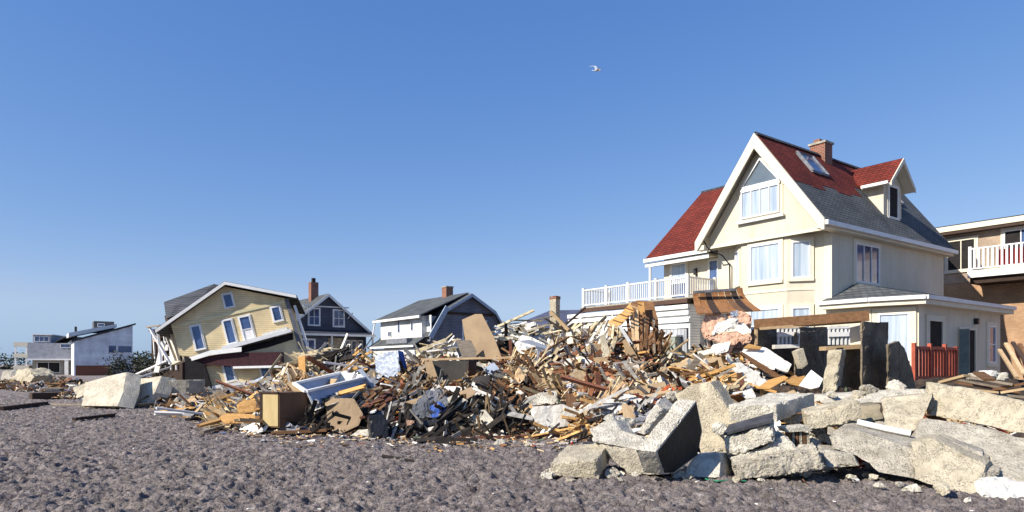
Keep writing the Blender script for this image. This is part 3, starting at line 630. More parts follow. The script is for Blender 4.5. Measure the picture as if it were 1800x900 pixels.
# far roof and low white annex behind the pile
C2 = thing('dark_hip_house', 'low house with a dark blue hipped roof behind the tan stump', 'house', (0.3, 70, 0), R(-14))
part('wall', trimc, C2, boxes=[(0, 9, 0, 8, 0, 5.4)]); f_ = MB(); f_.add([(-.8, -.8, 5.4), (9.8, -.8, 5.4), (9.8, 8.8, 5.4), (-.8, 8.8, 5.4), (3, 4, 7.6), (6.4, 4, 7.6)], [(0, 1, 5, 4), (1, 2, 5), (2, 3, 4, 5), (3, 0, 4), (0, 3, 2, 1)]); f_.build('roof', blush, C2)
C3 = thing('low_cream_annex', 'long low cream and white wall behind the debris pile crest', 'building', (-1.6, 44, 0), R(8))
part('wall', trimc, C3, boxes=[(0, 8.2, 0, 4, 0, 3.55)]); part('lower_wall', vinyl, C3, boxes=[(0.2, 8.4, -.3, -.01, 0, 3.1)]); part('roof', plyb, C3, boxes=[(-.2, 2.6, .3, 3, 3.56, 3.9), (1.0, 3.6, 1, 4, 3.56, 3.75)])
C4 = thing('lean_to_roof', 'dark sloping shed roof with pale edge left of the balcony', 'shed', (3.6, 40, 0), 0)
part('roof', maroon, C4, ([(-.8, 0, 3.95), (.55, 0, 4.75), (.55, 0, 4.55), (-.8, 0, 3.8)], (0, 4, 0))); part('edge_board', whitep, C4, ([(-.8, -.02, 3.8), (.62, -.02, 4.58), (.62, -.02, 4.48), (-.8, -.02, 3.68)], (0, -.06, 0)))
part('wall', tanbrick, C4, ([(-.2, .2, 0), (1.0, .2, 0), (1.0, .2, 4.7), (.5, .2, 4.5), (-.2, .2, 4.1)], (0, 3.5, 0)))
# left: modern white houses
W1 = thing('shed_roof_house', 'pale modern house with one long sloping roof edge', 'house', (-62.5, 95, 0), R(36))
part('wall', modsid, W1, ([(0, 0, 0), (7.3, 0, 0), (7.3, 0, 7.4), (0, 0, 4.95)], (0, 8, 0)))
part('roof', darksh, W1, ([(-.3, -.3, 4.9), (7.7, -.3, 7.6), (7.7, -.3, 7.82), (-.3, -.3, 5.12)], (0, 8.6, 0)))
part('roof_ledge', whitep, W1, ([(-.6, 1.5, 5.6), (5.4, 1.5, 7.2), (5.4, 1.5, 7.7), (-.6, 1.5, 6.2)], (0, 6, 0)))
part('lower_wall', wood_r, W1, boxes=[(.2, 4.6, -.03, -.004, 0, 1.5)])
window(W1, LM(4.7, 0, 3.9), .9, 1.0, frame=greycloth); window(W1, LM(6.3, 0, 3.9), 1.7, .9, nx=3, frame=greycloth); window(W1, LM(5.3, 0, 1.2), .9, 1.1)
part('roof_box', greysh, W1, boxes=[(2.6, 5.2, 3, 6, 6.4, 8.1)]); part('vent', blackp, W1, boxes=[(.2, .5, 3, 3.3, 5, 7.2)])
window(W1, LM(3.5, 3, 7.55), .9, .5)
W2 = thing('white_modern_house', 'far white modern house with flat roofs, curved canopy and corner balconies', 'house', (-72.8, 100, 0), R(20))
part('wall', mat('grey_render', (.36, .37, .41), None, 2, .8), W2, boxes=[(0, 7.8, 0, 8, 2.5, 4.9)])
part('tower', MATS['grey_render'], W2, boxes=[(.6, 2.9, .3, 7, 4.9, 6.1)])
part('lower_wall', concgr, W2, boxes=[(.4, 7.8, .8, 8, 0, 2.4)]); part('band', whitep, W2, boxes=[(-.2, 8.0, -.25, -.01, 2.3, 2.5)]); part('roof', whitep, W2, boxes=[(.4, 3.1, .1, 7.1, 6.12, 6.25)])
cv = MB(); k = 10; arc = [(3.3+4.4*i/k, .2, 5.0+1.05*math.sin(math.pi*i/k)) for i in range(k+1)]
cv.prism([(x, y, z) for x, y, z in arc]+[(x, y, z-.16) for x, y, z in arc[::-1]], (0, 6, 0)); cv.build('curved_roof', greysh, W2)
for z in (.9, 2.7, 4.4): part('balcony', trimc, W2, boxes=[(-1.9, -.01, .5, 3.5, z, z+.6)])
for x in (-1.8, -.4): part('balcony_column', whitep, W2, boxes=[(x, x+.2, .55, .75, 0, 4.4)])
window(W2, LM(1.75, .3, 5.5), 1.9, .8, nx=3); window(W2, LM(5.5, 0, 4.5), 2.6, .6, nx=2); window(W2, LM(6.5, .8, 1.2), 2, 1.6, nx=2, pane=darkin); part('post', whitep, W2, boxes=[(4.8, 5.3, -.2, .2, 0, 2.3)])
window(W2, LM(2.5, .8, 1.2), 3, 1.6, nx=2, pane=darkin)
W3 = thing('wooden_ruin_house', 'dark torn open wooden house between the pale house and the yellow house', 'house', (-32.5, 60, 0), R(-30))
part('wall', wood_d, W3, boxes=[(0, 4.5, 0, 5, 0, 4.6)]); part('roof', maroon, W3, boxes=[(.4, 5, -.5, 5.3, 4.6, 4.8)])
for i in range(5): part('stud', whitep, W3, bars=[((.9+.75*i, -.15, 1.2), (.5+.8*i, -.15, 4.4), .1, .1)])
for i, (x, z) in enumerate(((.9, 3.7), (2.1, 2.9), (3.1, 3.8), (2.8, 1.9))): part('torn_panel', (pinkin, drywall, maroon, drywall)[i], W3, boxes=[(x, x+.8, -.3-.03*i, -.22, z, z+.5)])

# far tree line and faint far roofs
def leaves(name, label, cat, c, size, n, m, ls=.25, kind=None, trunk=None):
    root = thing(name, label, cat, (c[0], c[1], 0)) if trunk is not None else None
    mb = MB(); cl = [(Vector((random.uniform(-1, 1), random.uniform(-1, 1), random.uniform(0, 1))), random.uniform(.25, .5)) for _ in range(max(6, n//160))]
    for _ in range(n):
        q, r = random.choice(cl); p = q+Vector((random.gauss(0, r*.55), random.gauss(0, r*.55), random.gauss(0, r*.45)))
        p = Vector((p.x*size[0]/2, p.y*size[1]/2, max(.05, p.z)*size[2]+c[2]))
        a = Vector((random.gauss(0, 1), random.gauss(0, 1), random.gauss(0, 1))).normalized()*ls; b = Vector((random.gauss(0, 1), random.gauss(0, 1), random.gauss(0, 1))).normalized()*ls*.5
        mb.add([p-a*.5, p+b*.5, p+a*.5, p-b*.5], [(0, 1, 2, 3)])
    if trunk is None:
        o = mb.build(name, m); o.location = (c[0], c[1], 0); return tag(o, label, cat, kind=kind)
    mb.build('crown', m, root)
    for i in range(trunk):
        t_ = MB(); x = random.uniform(-.2, .2)*size[0]; t_.tube([(x*.4, 0, 0), (x, random.uniform(-.2, .2), c[2]+size[2]*.5), (x*1.8, random.uniform(-.4, .4), c[2]+size[2])], .06, 5, .015); t_.build('trunk' if trunk == 1 else 'stem', bark, root)
    return root
leaves('shrub', 'dark green bushy pine shrub before the pale sloping roofed house', 'shrub', (-28.3, 50, .2), (3.0, 2.2, 1.8), 3600, leaf, .2, trunk=4)
leaves('shrub', 'dark green bush at the foot of the dark blue house', 'shrub', (-16.6, 53.5, .1), (2.6, 2, 2.2), 1800, leaf, .2, trunk=4)
leaves('shrub', 'bare reddish brown bush right of the dark blue house porch', 'shrub', (-13.6, 53, .1), (4.0, 1.6, 2.6), 1500, leafb, .14, trunk=7)
leaves('far_treeline', 'distant dark treeline on the horizon', 'trees', (-170, 210, 0), (120, 20, 4.5), 5000, leaf, 1.3, kind='stuff')
leaves('far_treeline', 'distant bluish treeline behind the houses', 'trees', (-30, 260, 0), (220, 20, 4), 7000, leaf, 1.3, kind='stuff')

# ------------------------------------------------------------------ collapsed yellow house (front plane tilted 14 degrees)
YD = 42.0; YS = YD/F; yo = px(397, 497, YD)
Y = thing('collapsed_yellow_house', 'collapsed yellow clapboard house leaning sharply to the left', 'house', (yo.x, yo.y, 0), R(13))
YM = Matrix.Translation((0, 0, yo.z)) @ Matrix.Rotation(R(-5), 4, 'X') @ Matrix.Rotation(R(-14), 4, 'Y')
def yp(x, u, y=0): return YM @ Vector((x*YS*1.03, y, u*YS))
def ypart(name, m, pts, y0, y1, par=None):
    mb = MB(); mb.prism([yp(a, b, y0) for a, b in pts], yp(0, 0, y1)-yp(0, 0, y0)); return mb.build(name, m, par or Y)
ypart('wall', yelsid, [(-100, -52), (-4, -6), (90, -50), (93, -178), (-60, -150), (-85, -112), (-97, -108)], 0, 6)
ypart('roof', darksh, [(0, 0), (-124, -58), (-124, -62), (0, -5)], -.5, 6.6); ypart('roof', darksh, [(0.01, 0), (108, -50), (108, -54), (0.01, -5)], -.5, 6.6)
ypart('barge_board', whitep, [(0, -1), (-122, -58), (-122, -63.5), (0, -6.5)], -.55, -.502); ypart('barge_board', whitep, [(0, -1), (107, -50.2), (107, -55.7), (0, -6.5)], -.56, -.503)
ypart('belt_board', yeltrim, [(-98, -54), (90, -52), (90, -57), (-98, -59)], -.05, -.004)
ypart('corner_board', greycloth, [(86, -50), (93, -50), (97, -175), (90, -175)], -.06, -.005)
ypart('corner_board', whitep, [(97.5, -64), (102, -64), (108, -178), (103.5, -178)], .1, .3)
def ywin(cx_, cu, w_, h_, pane=glass, nz=1, name='window'): return window(Y, YM @ Matrix.Translation((cx_*YS*1.03, 0, cu*YS)), w_*YS, h_*YS, pane=pane, nz=nz, trim=whitep, tw=.07, ft=.05, name=name)
ywin(-3, -32, 15, 24); ywin(-64, -84, 15, 42); ywin(-13, -86, 15, 42); ywin(68, -73, 15, 26)
dwin = ywin(15, -88, 18, 46, [whitep, glass], 2, 'balcony_door')
ypart('balcony_slab', whitep, [(-30, -110), (85, -106), (85, -112), (-30, -118)], -.5, -.01); ypart('torn_balcony', darkpan, [(-5, -113), (60, -112), (50, -117), (0, -118)], -.45, -.08)
ypart('torn_edge', drywall, [(38, -103), (78, -100), (80, -107), (36, -109)], -.3, -.02)
for i, (x, u) in enumerate(((-30, -155), (28, -163))): window(Y, YM @ Matrix.Translation((x*YS, -.1, u*YS)), 15*YS, 32*YS, trim=whitep, tw=.07, ft=.05)
ypart('sill_board', whitep, [(-62, -172), (36, -182), (36, -187), (-62, -177)], -.3, -.02); ypart('lower_wall', yelsid, [(-64, -136), (38, -140), (38, -184), (-62, -173)], -.1, -.006)
ypart('void', darkin, [(-6, -113), (86, -112), (84, -124), (40, -128), (-4, -127)], -.02, -.006)
ypart('void', darkin, [(-88, -112), (-62, -134), (-60, -178), (-98, -160)], -.4, -.03)
# porch roof that fell across the front: level in the photograph
PR = MB(); a_ = [px(341, 630, 41), px(400, 620, 41), px(494, 619, 41), px(495, 642, 41), px(410, 644, 41), px(346, 640, 41)]
lo = Matrix.Rotation(R(-13), 4, 'Z')
def toY(v): return lo @ (Vector(v)-Vector((yo.x, yo.y, 0)))
PR.prism([toY(v) for v in a_], (0, 1.6, 0)); PR.build('fallen_porch_roof', maroon, Y)
PR = MB(); PR.prism([toY(px(*v)) for v in ((332, 629, 40.9), (370, 616, 40.9), (425, 610, 40.9), (425, 618, 40.9), (372, 624, 40.9), (332, 636, 40.9))], (0, -.12, 0)); PR.build('fallen_fascia', whitep, Y)
PR = MB(); PR.prism([toY(px(*v)) for v in ((410, 644, 40.9), (496, 642, 40.9), (496, 646, 40.9), (410, 648, 40.9))], (0, -.1, 0)); PR.build('fallen_fascia', whitep, Y)
# rear roof slab and torn left side
PR = MB(); PR.prism([toY(px(*v)) for v in ((288, 531, 47), (376, 499, 46), (384, 501, 46), (330, 545, 44), (292, 560, 45))], (0.2, .5, -.1)); PR.build('rear_roof', darksh, Y)
PR = MB(); PR.prism([toY(px(*v)) for v in ((289, 555, 45.5), (330, 545, 44.6), (345, 532, 44.4), (310, 575, 44.5), (294, 582, 45))], (0.2, .5, -.1)); PR.build('rear_wall', wood_d, Y)
PR = MB(); PR.prism([toY(px(*v)) for v in ((296, 584, 43.5), (322, 578, 42.6), (335, 627, 42.4), (300, 642, 43))], (0.2, .6, 0)); PR.build('torn_side_wall', trimc, Y)
for i in range(6):
    PR = MB(); x = 293+i*6; PR.bar(toY(px(x+3*math.sin(i*2.3), 592-i*2, 42.6-.1*i)), toY(px(x+12+4*math.cos(i), 634, 42.2-.1*i)), .11 if i % 2 else .2, .05); PR.build('hanging_board', (whitep, wood_l, whitep, wood_d)[i % 4], Y)
for a, b, c, m in (((262, 574), (300, 640), .16, whitep), ((276, 572), (284, 640), .14, whitep), ((258, 575), (282, 572), .14, wood_g), ((226, 664), (294, 634), .2, whitep), ((300, 645), (240, 665), .26, whitep), ((288, 600), (275, 655), .3, drywall)):
    PR = MB(); PR.bar(toY(px(*a, 41.5)), toY(px(*b, 40.5)), c, .08); PR.build('hanging_board', m, Y)

# ------------------------------------------------------------------ foreground concrete blocks
CG = None
chunk('concrete_block', 'small lone concrete block with a bright front, leftmost of the foreground blocks', 'concrete block', [(967, 814, 9.9), (1047, 811, 9.75), (1052, 842, 9.75), (969, 838, 9.95)], (.33, .95, .16), conctan, .022, .08)
chunk('concrete_block', 'wide hollow concrete footing with a sloping front left of the black sided slab', 'concrete footing', [(1037, 753, 10.7), (1078, 733, 11.2), (1092, 757, 10.9), (1135, 768, 10.4), (1152, 790, 9.95), (1146, 806, 9.9), (1120, 790, 10.0), (1042, 776, 10.5)], (.30, .35, -.1), concrete, .02, .09)
chunk('concrete_block', 'pale underside wedge of the hollow footing beside the rough slab end', 'concrete wedge', [(1043, 778, 10.55), (1122, 792, 10.02), (1140, 803, 9.92), (1166, 834, 9.95), (1108, 836, 10.15)], (.45, .5, .02), concgr, .02, .09)
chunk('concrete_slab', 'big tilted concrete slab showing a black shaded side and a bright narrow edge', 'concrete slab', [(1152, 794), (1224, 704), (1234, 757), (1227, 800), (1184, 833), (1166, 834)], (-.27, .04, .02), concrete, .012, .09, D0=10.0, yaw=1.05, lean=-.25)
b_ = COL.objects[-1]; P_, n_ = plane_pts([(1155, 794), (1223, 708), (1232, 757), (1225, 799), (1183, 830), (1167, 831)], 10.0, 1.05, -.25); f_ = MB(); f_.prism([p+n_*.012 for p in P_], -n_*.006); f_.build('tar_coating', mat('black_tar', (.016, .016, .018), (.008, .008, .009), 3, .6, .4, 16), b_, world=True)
chunk('concrete_block', 'small upright broken concrete piece behind the bright slab edge', 'concrete piece', [(1153, 708, 12.2), (1166, 721, 12.1), (1146, 746, 11.9), (1133, 764, 11.7), (1119, 760, 11.8)], (.22, .3, 0), concrete, .02, .08)
chunk('concrete_slab', 'tan round topped concrete slab standing upright behind the black sided slab', 'concrete slab', [(1186, 694, 12.3), (1213, 676, 12.2), (1248, 671, 12.0), (1262, 690, 11.95), (1280, 718, 11.8), (1303, 737, 11.7), (1290, 762, 11.7), (1281, 800, 11.6), (1233, 800, 11.9), (1215, 750, 12.1)], (.28, .35, .02), conctan, .012, .12)
chunk('concrete_block', 'low square concrete block between the black sided slab and the long rock', 'concrete block', [(1199, 838, 9.98), (1220, 798, 10.4), (1268, 797, 10.2), (1264, 840, 9.85)], (.42, .62, -.05), concrete, .018, .09)
chunk('concrete_block', 'rough pitted concrete block with a dark wet top resting on the long low rock', 'concrete block', [(1272, 770, 10.3), (1356, 747, 10.15), (1361, 776, 10.1), (1300, 799, 10.15), (1278, 800, 10.25)], (.30, .72, .07), concrete, .035, .07, ns=4)
E_ = Vector((.30, .70, .07)); U_ = Vector((0, 0, .035)); f_ = MB(); a_, c_ = px(1273, 770, 10.27), px(1357, 747, 10.12); f_.prism([a_+U_, c_+U_, c_+E_+U_, a_+E_+U_], (0, 0, .04)); o = f_.build('tar_layer', mat('wet_tar_felt', (.07, .07, .078), (.03, .03, .034), 4, .8, .6, 14), world=True); tag(o, 'dark wet tar felt on top of the rough pitted block', 'tar felt')
chunk('concrete_block', 'sloping wedge of rough concrete under the pitted block', 'concrete wedge', [(1284, 806, 10.2), (1340, 790, 10.1), (1378, 763, 10.3), (1398, 782, 10.2), (1394, 798, 10.1), (1300, 830, 10.0)], (.1, .6, 0), concrete, .03, .07, ns=4)
chunk('concrete_block', 'long low concrete rock with a deeply pitted front at the edge of the sand', 'concrete block', [(1288, 816, 9.85), (1352, 803, 9.8), (1440, 789, 9.75), (1450, 824, 9.65), (1385, 836, 9.7), (1296, 843, 9.8)], (.14, .55, .02), concgr, .045, .06, ns=6)
chunk('concrete_slab', 'long bright concrete beam with a dark shaded broken right end', 'concrete beam', [(1364, 712, 11.2), (1432, 690, 12.2), (1433, 716, 12.2), (1366, 742, 11.2)], (-.72, .28, -.02), concrete, .022, .09)
chunk('concrete_block', 'short tan concrete block with a pitted right half in front of the flat pale slab', 'concrete block', [(1416, 728, 11.0), (1511, 704, 11.0), (1515, 730, 10.9), (1494, 742, 10.85), (1421, 758, 10.95)], (.2, .6, .04), conctan, .028, .08, ns=3.5)
chunk('concrete_slab', 'flat pale concrete plate lying behind the short tan block', 'concrete slab', [(1448, 695, 13.2), (1560, 688, 13.2), (1632, 684, 12.8), (1636, 705, 12.4), (1545, 708, 12.6), (1450, 708, 12.9)], (.1, .9, -.02), concrete, .02, .12)
chunk('concrete_slab', 'stained upright concrete plate between the flat slab and the long beam', 'concrete slab', [(1548, 700, 12.2), (1640, 692, 11.8), (1622, 735, 11.4), (1606, 758, 11.1), (1556, 750, 11.6)], (.3, .5, 0), conctan, .018, .1)
chunk('concrete_block', 'dark block beneath the upright stained plate', 'concrete block', [(1488, 716, 12.2), (1548, 710, 12.0), (1552, 735, 11.7), (1500, 748, 11.8)], (.2, .7, 0), concdark, .02, .1)  # dark concrete fills the slot below the plate
f_ = MB(); f_.tube([px(1507, 742, 10.75), px(1554, 753, 10.6), px(1601, 762, 10.4)], .052, 10); tag(f_.build('white_pipe', whitep, world=True), 'thin white pipe lying on the concrete blocks', 'pipe')
chunk('concrete_beam', 'chamfered grey concrete beam with an orange stained left end', 'concrete beam', [(1458, 768, 10.3), (1478, 752, 10.6), (1510, 758, 10.5), (1610, 790, 9.7), (1614, 842, 9.3), (1545, 830, 9.7), (1505, 800, 10.1), (1462, 787, 10.3)], (.45, .62, .08), concgr, .018, .11)
chunk('concrete_beam', 'longest concrete beam, its pitted face running off the right edge at the top of the pile', 'concrete beam', [(1630, 672, 12.4), (1700, 682, 11.5), (1830, 712, 10.2), (1840, 772, 9.9), (1720, 745, 11.0), (1632, 729, 12.0)], (.35, .6, -.02), conctan, .03, .1, ns=4)
chunk('concrete_slab', 'smooth grey sloping slab between the pitted beam and the carved block', 'concrete slab', [(1620, 734, 11.5), (1700, 744, 11.0), (1840, 778, 9.9), (1840, 876, 8.9), (1755, 840, 9.3), (1700, 820, 9.7), (1606, 772, 10.7)], (.25, .75, -.35), concgr, .014, .13)
chunk('concrete_block', 'carved tan concrete block with moulded recess near the lower right corner', 'concrete block', [(1601, 776, 9.75), (1640, 772, 9.7), (1732, 818, 9.0), (1724, 873, 8.65), (1650, 856, 9.0), (1606, 842, 9.3)], (.42, .42, .05), conctan, .016, .09)
chunk('concrete_block', 'narrow ledge block on top of the carved block', 'concrete ledge', [(1612, 770, 9.95), (1650, 768, 9.9), (1728, 795, 9.35), (1728, 812, 9.3), (1640, 786, 9.7)], (.3, .4, .0), concgr, .012, .09)
chunk('concrete_block', 'small flat stone bridging the carved block and the white rock', 'stone', [(1724, 828, 9.0), (1762, 822, 9.0), (1760, 836, 8.95), (1726, 842, 8.95)], (.15, .45, .0), concgr, .02, .07)
chunk('white_rock', 'bright white rough rock at the bottom right corner', 'rock', [(1722, 846, 8.7), (1755, 836, 8.9), (1840, 858, 8.6), (1840, 896, 8.1), (1790, 882, 8.3), (1724, 872, 8.6)], (.2, .55, -.08), drywall, .04, .07, ns=4)
chunk('concrete_block', 'low grey block behind the end of the long pitted rock', 'concrete block', [(1436, 792, 10.2), (1500, 796, 9.95), (1512, 820, 9.75), (1450, 822, 9.9)], (.3, .6, .02), concgr, .025, .09)
mw = thing('ribbed_masonry_fragment', 'broken masonry fragment with upright brown ribs between the concrete blocks', 'masonry fragment', px(1402, 790, 10.8))
for i in range(6): sheet('rib', None, None, [(1386+6.5*i, 757+i), (1390+6.5*i, 756+i), (1391+6.5*i, 786), (1387+6.5*i, 787)], (wood_b, conctan)[i % 2], D0=10.75, t=.14, parent=mw)
sheet('cap_stone', None, None, [(1378, 752), (1420, 748), (1428, 757), (1384, 760)], concrete, D0=10.7, t=.3, parent=mw)
for i, (x, y, r) in enumerate(((1090, 846, .05), (1340, 846, .05), (1012, 790, .05), (1500, 842, .07), (1550, 856, .06), (930, 785, .09), (880, 783, .14), (1345, 757, .1), (1440, 772, .12), (1378, 806, .08))):
    D_ = F*CH/(y-HY); chunk('stone', ['pebble by the black sided slab', 'pebble at the foot of the long pitted rock', 'stone behind the small lone block', 'stone at the foot of the chamfered beam', 'stone below the carved block', 'pale stone lump on the sand before the long ground plank', 'wide flat white lump on the sand before the pile', 'stone between the pitted block and the ribbed fragment', 'stone under the short tan block', 'stone against the sloping wedge'][i], 'stone', [(x-r*F/D_, y), (x-r*F/D_*.5, y-r*F/D_*.8), (x+r*F/D_*.6, y-r*F/D_*.7), (x+r*F/D_, y)], (0, r*2, 0), concrete, r*.25, .05, D0=D_)
f_ = MB(); f_.tube([px(1240, 842, 9.8), px(1262, 846, 9.6), px(1290, 843, 9.65), px(1312, 846, 9.6)], .012, 5); tag(f_.build('green_cord', mat('green_cord_plastic', (.03, .22, .12), None, 5, .6), world=True), 'green cord lying on the sand under the blocks', 'cord')
RUB = [(1090, 838), (1075, 842), (1192, 842), (1205, 846), (1296, 848), (1262, 806), (1455, 830), (1480, 826), (1520, 838), (1535, 842), (1585, 856), (1608, 866), (1660, 872), (1700, 884), (1365, 796), (1410, 792), (1432, 786), (1450, 778), (1395, 745), (1440, 768), (1380, 742), (1470, 748), (1485, 752), (1345, 842), (1418, 838), (1600, 762), (1560, 768), (1070, 740), (1100, 752), (1185, 705), (1310, 752), (1265, 765), (1510, 700), (1530, 694), (1580, 690), (1465, 700), (1620, 700), (1000, 848), (960, 842), (1115, 842)]
for i, (x, y) in enumerate(RUB):
    D_ = F*CH/(y-HY) if y > 822 else 10.2+(822-y)*.022; r = random.uniform(.05, .13) if y > 822 else random.uniform(.10, .2); k = F/D_*r
    pts = [(x+k*math.cos(a)*random.uniform(.7, 1.2), y-k*.5+k*.62*math.sin(a)*random.uniform(.7, 1.2)) for a in [-.3+6.283*q/6 for q in range(6)]]
    rl = ('small concrete rubble ' if r < .1 else 'fist to head sized concrete rubble ')+('in front of ' if y > 822 else 'behind or on ')+next(b for a, b in ((1060, 'the small lone block'), (1150, 'the wide hollow footing'), (1240, 'the big black sided slab'), (1350, 'the rough pitted block'), (1450, 'the ribbed masonry fragment'), (1560, 'the chamfered grey beam'), (9999, 'the carved tan block')) if x < a)
    chunk('rubble_stone', rl, 'rubble', pts, (random.uniform(.02, .1), r*1.6, random.uniform(-.05, .05)), random.choice((concrete, conctan, concgr, concrete)), r*.22, .06, D0=D_, yaw=random.uniform(-.6, .4), lean=random.uniform(0, .8), group=rl, ns=4)
slabm = mat('cream_concrete', (.60, .54, .42), (.44, .39, .30), 2.0, .92, .8, 24, pits=20, streak=(.3, .26, .2))
# left concrete slabs
chunk('concrete_slab', 'big pale concrete slab leaning left, the larger of two before the pale house', 'concrete slab', [(150, 672, 27), (195, 660, 26.6), (222, 654, 26.3), (216, 690, 25.5), (206, 714, 25.1), (143, 713, 25.4), (147, 696, 26)], (.42, .35, -.12), slabm, .008, .25)
chunk('concrete_slab', 'pale concrete slab with a crack, right neighbour of the big leaning slab', 'concrete slab', [(224, 668, 27.6), (284, 661, 27.0), (272, 690, 26.5), (254, 713, 26.2), (223, 713, 26.4)], (.42, .35, -.12), slabm, .008, .25)
chunk('concrete_slab', 'low pale slab lying behind the big leaning slab', 'concrete slab', [(128, 682, 28.5), (160, 670, 28.5), (200, 663, 28), (160, 690, 27.5), (135, 700, 27.5)], (.3, .6, 0), conctan, .03, .2)
chunk('cinder_block', 'grey square block in front of the collapsed yellow house', 'block', [(284, 669, 27), (332, 668, 27.3), (333, 692, 27.3), (286, 692, 27)], (.3, .8, 0), concgr, .02, .2)
chunk('rubble_heap', 'yellowish boulder far left on the beach', 'boulder', [(20, 668, 45), (28, 650, 45), (50, 648, 44), (62, 660, 44), (52, 672, 43)], (.6, 1.2, 0), conctan, .12, .3)
chunk('rubble_heap', 'grey boulder at the left edge of the beach', 'boulder', [(0, 662, 48), (6, 652, 48), (18, 652, 48), (22, 668, 46), (2, 668, 46)], (.6, 1.2, 0), concgr, .12, .3)
LOGS = [((0, 722), (80, 712), .16, 'long dark driftwood beam at the left edge of the sand'), ((54, 702), (112, 700), .34, 'short thick dark log before the left slab'), ((12, 685), (56, 685), .16, 'short dark log far left on the beach'), ((130, 739), (200, 731), .09, 'thin dark stick lying on the open sand'), ((80, 712), (330, 716), .08, 'long thin driftwood board along the foot of the leaning slabs'), ((146, 716), (190, 713), .14, 'brown board at the foot of the larger leaning slab'), ((355, 762), (425, 742), .07, 'grey stick left of the orange splinters'), ((330, 742), (370, 732), .12, 'black plank end on the sand left of the pile')]
for a, b, k, lb in LOGS:
    D_ = F*CH/(max(a[1], b[1])-HY); da = F*CH/(a[1]-HY); db = F*CH/(b[1]-HY)
    f_ = MB(); pa, pb = px(*a, da), px(*b, db); pa.z += k*.4; pb.z += k*.4; f_.bar(pa, pb, k*1.3, k); tag(f_.build('driftwood', wood_d if 'dark' in lb or 'black' in lb else wood_g, world=True), lb, 'driftwood')

# ------------------------------------------------------------------ ruined annex and its long beam before the house
RA = thing('ruined_annex', 'ruined dark basement room with latticed windows under the long timber beam', 'ruin', px(1430, 700, 18.5))
def rp(name, pts, m, t=.12, D0=19, yaw=0, lean=0): return sheet(name, None, None, pts, m, D0=D0, yaw=yaw, lean=lean, t=t, parent=RA, amp=.05 if m.name in ('stained_shade_wall', 'dark_concrete', 'tan_concrete') else 0)
stain_shade = mat('stained_shade_wall', (.24, .19, .13), (.12, .095, .065), 1.8, .95, .9, 20, pits=12, streak=(.04, .034, .026))  # streaked walls, base tone darkened to stand in for the room's shade
rp('back_wall', [(1325, 578), (1520, 572), (1525, 712), (1325, 712)], stain_shade, D0=20.6, yaw=.73)
rp('side_wall', [(1398, 584), (1448, 582), (1450, 700), (1398, 700)], stain_shade, D0=19.4, yaw=.9, t=.05)
rp('side_wall', [(1516, 566), (1562, 566), (1562, 712), (1516, 712)], stain_shade, D0=17.6, yaw=.73, t=.06)
rp('rubble_wall', [(1562, 606), (1580, 600), (1590, 612), (1604, 650), (1612, 690), (1612, 712), (1562, 712)], stain_shade, D0=17.4, yaw=.73, t=.06)
rp('low_wall', [(1470, 612), (1518, 608), (1518, 712), (1470, 712)], stain_shade, D0=17.9, yaw=.73, t=.05)
rp('ledge', [(1452, 609), (1512, 605), (1512, 613), (1452, 616)], wood_l, D0=17.7, t=.4)
rp('pillar', [(1456, 616), (1480, 614), (1473, 660), (1470, 692), (1444, 692), (1450, 650)], conctan, D0=17.2, yaw=-.8, t=.5)
rp('pillar', [(1493, 568), (1513, 566), (1513, 606), (1495, 608)], trimc, D0=18.0, yaw=-.8, t=.3)
rp('post', [(1328, 578), (1332, 578), (1332, 625), (1328, 625)], wood_l, D0=18.6, t=.1)
rp('ledge', [(1362, 606), (1406, 605), (1406, 611), (1362, 613)], drywall, D0=18.6, t=.2)
for x0 in (1366, 1456):
    fr = rp('lattice_window', [(x0, 574), (x0+38, 573), (x0+38, 577), (x0, 578)], whitep, D0=18.9, t=.06)
    for i in range(6):
        x = x0+1+7.2*i; sheet('slat', None, None, [(x, 578), (x+3, 578), (x+3, 606), (x, 606)], whitep, D0=18.9, t=.04, parent=RA)
    sheet('lattice_board', None, None, [(x0, 584), (x0+37, 583), (x0+37, 591), (x0, 592)], whitep, D0=18.86, t=.03, parent=RA)
    sheet('glass', None, None, [(x0, 578), (x0+37, 578), (x0+37, 606), (x0, 606)], curt, D0=18.98, t=.03, parent=RA)
f_ = MB(); f_.bar(px(1326, 570, 18.7), px(1528, 555, 17.4), .2, .26); b_ = f_.build('timber_beam', wood_b, world=True); tag(b_, 'long thick brown timber beam spanning the ruined dark room', 'beam')
f_ = MB(); f_.bar(px(1335, 578, 18.5), px(1515, 565, 17.6), .1, .07); tag(f_.build('timber_joist', wood_l, world=True), 'thin pale joist under the long timber beam', 'joist')

# ------------------------------------------------------------------ debris mound (the mass below the pieces)
nx, ny = 210, 90; vs = []; cs = []
for j in range(ny+1):
    for i in range(nx+1):
        p = 285+(1665-285)*i/nx; fd = interp(FD, p)-.7; cdp = interp(CD, p); D_ = fd+(cdp+5-fd)*j/ny; X = (p-900)/F*D_
        z = mound(X, D_); vs.append((X, D_, max(-.35, z)+.10*noise.noise(Vector((X*7, D_*7, 1)))))
fs = [(j*(nx+1)+i, j*(nx+1)+i+1, (j+1)*(nx+1)+i+1, (j+1)*(nx+1)+i) for j in range(ny) for i in range(nx)]
tag(link('debris_mound', mesh('debris_mound', vs, fs, mat('mound_dirt', (.08, .055, .038), (.025, .018, .014), 2.5, .95, 1, 14, pits=6))), 'dark mass of earth and crushed rubbish under the wreckage', 'rubble', kind='stuff')

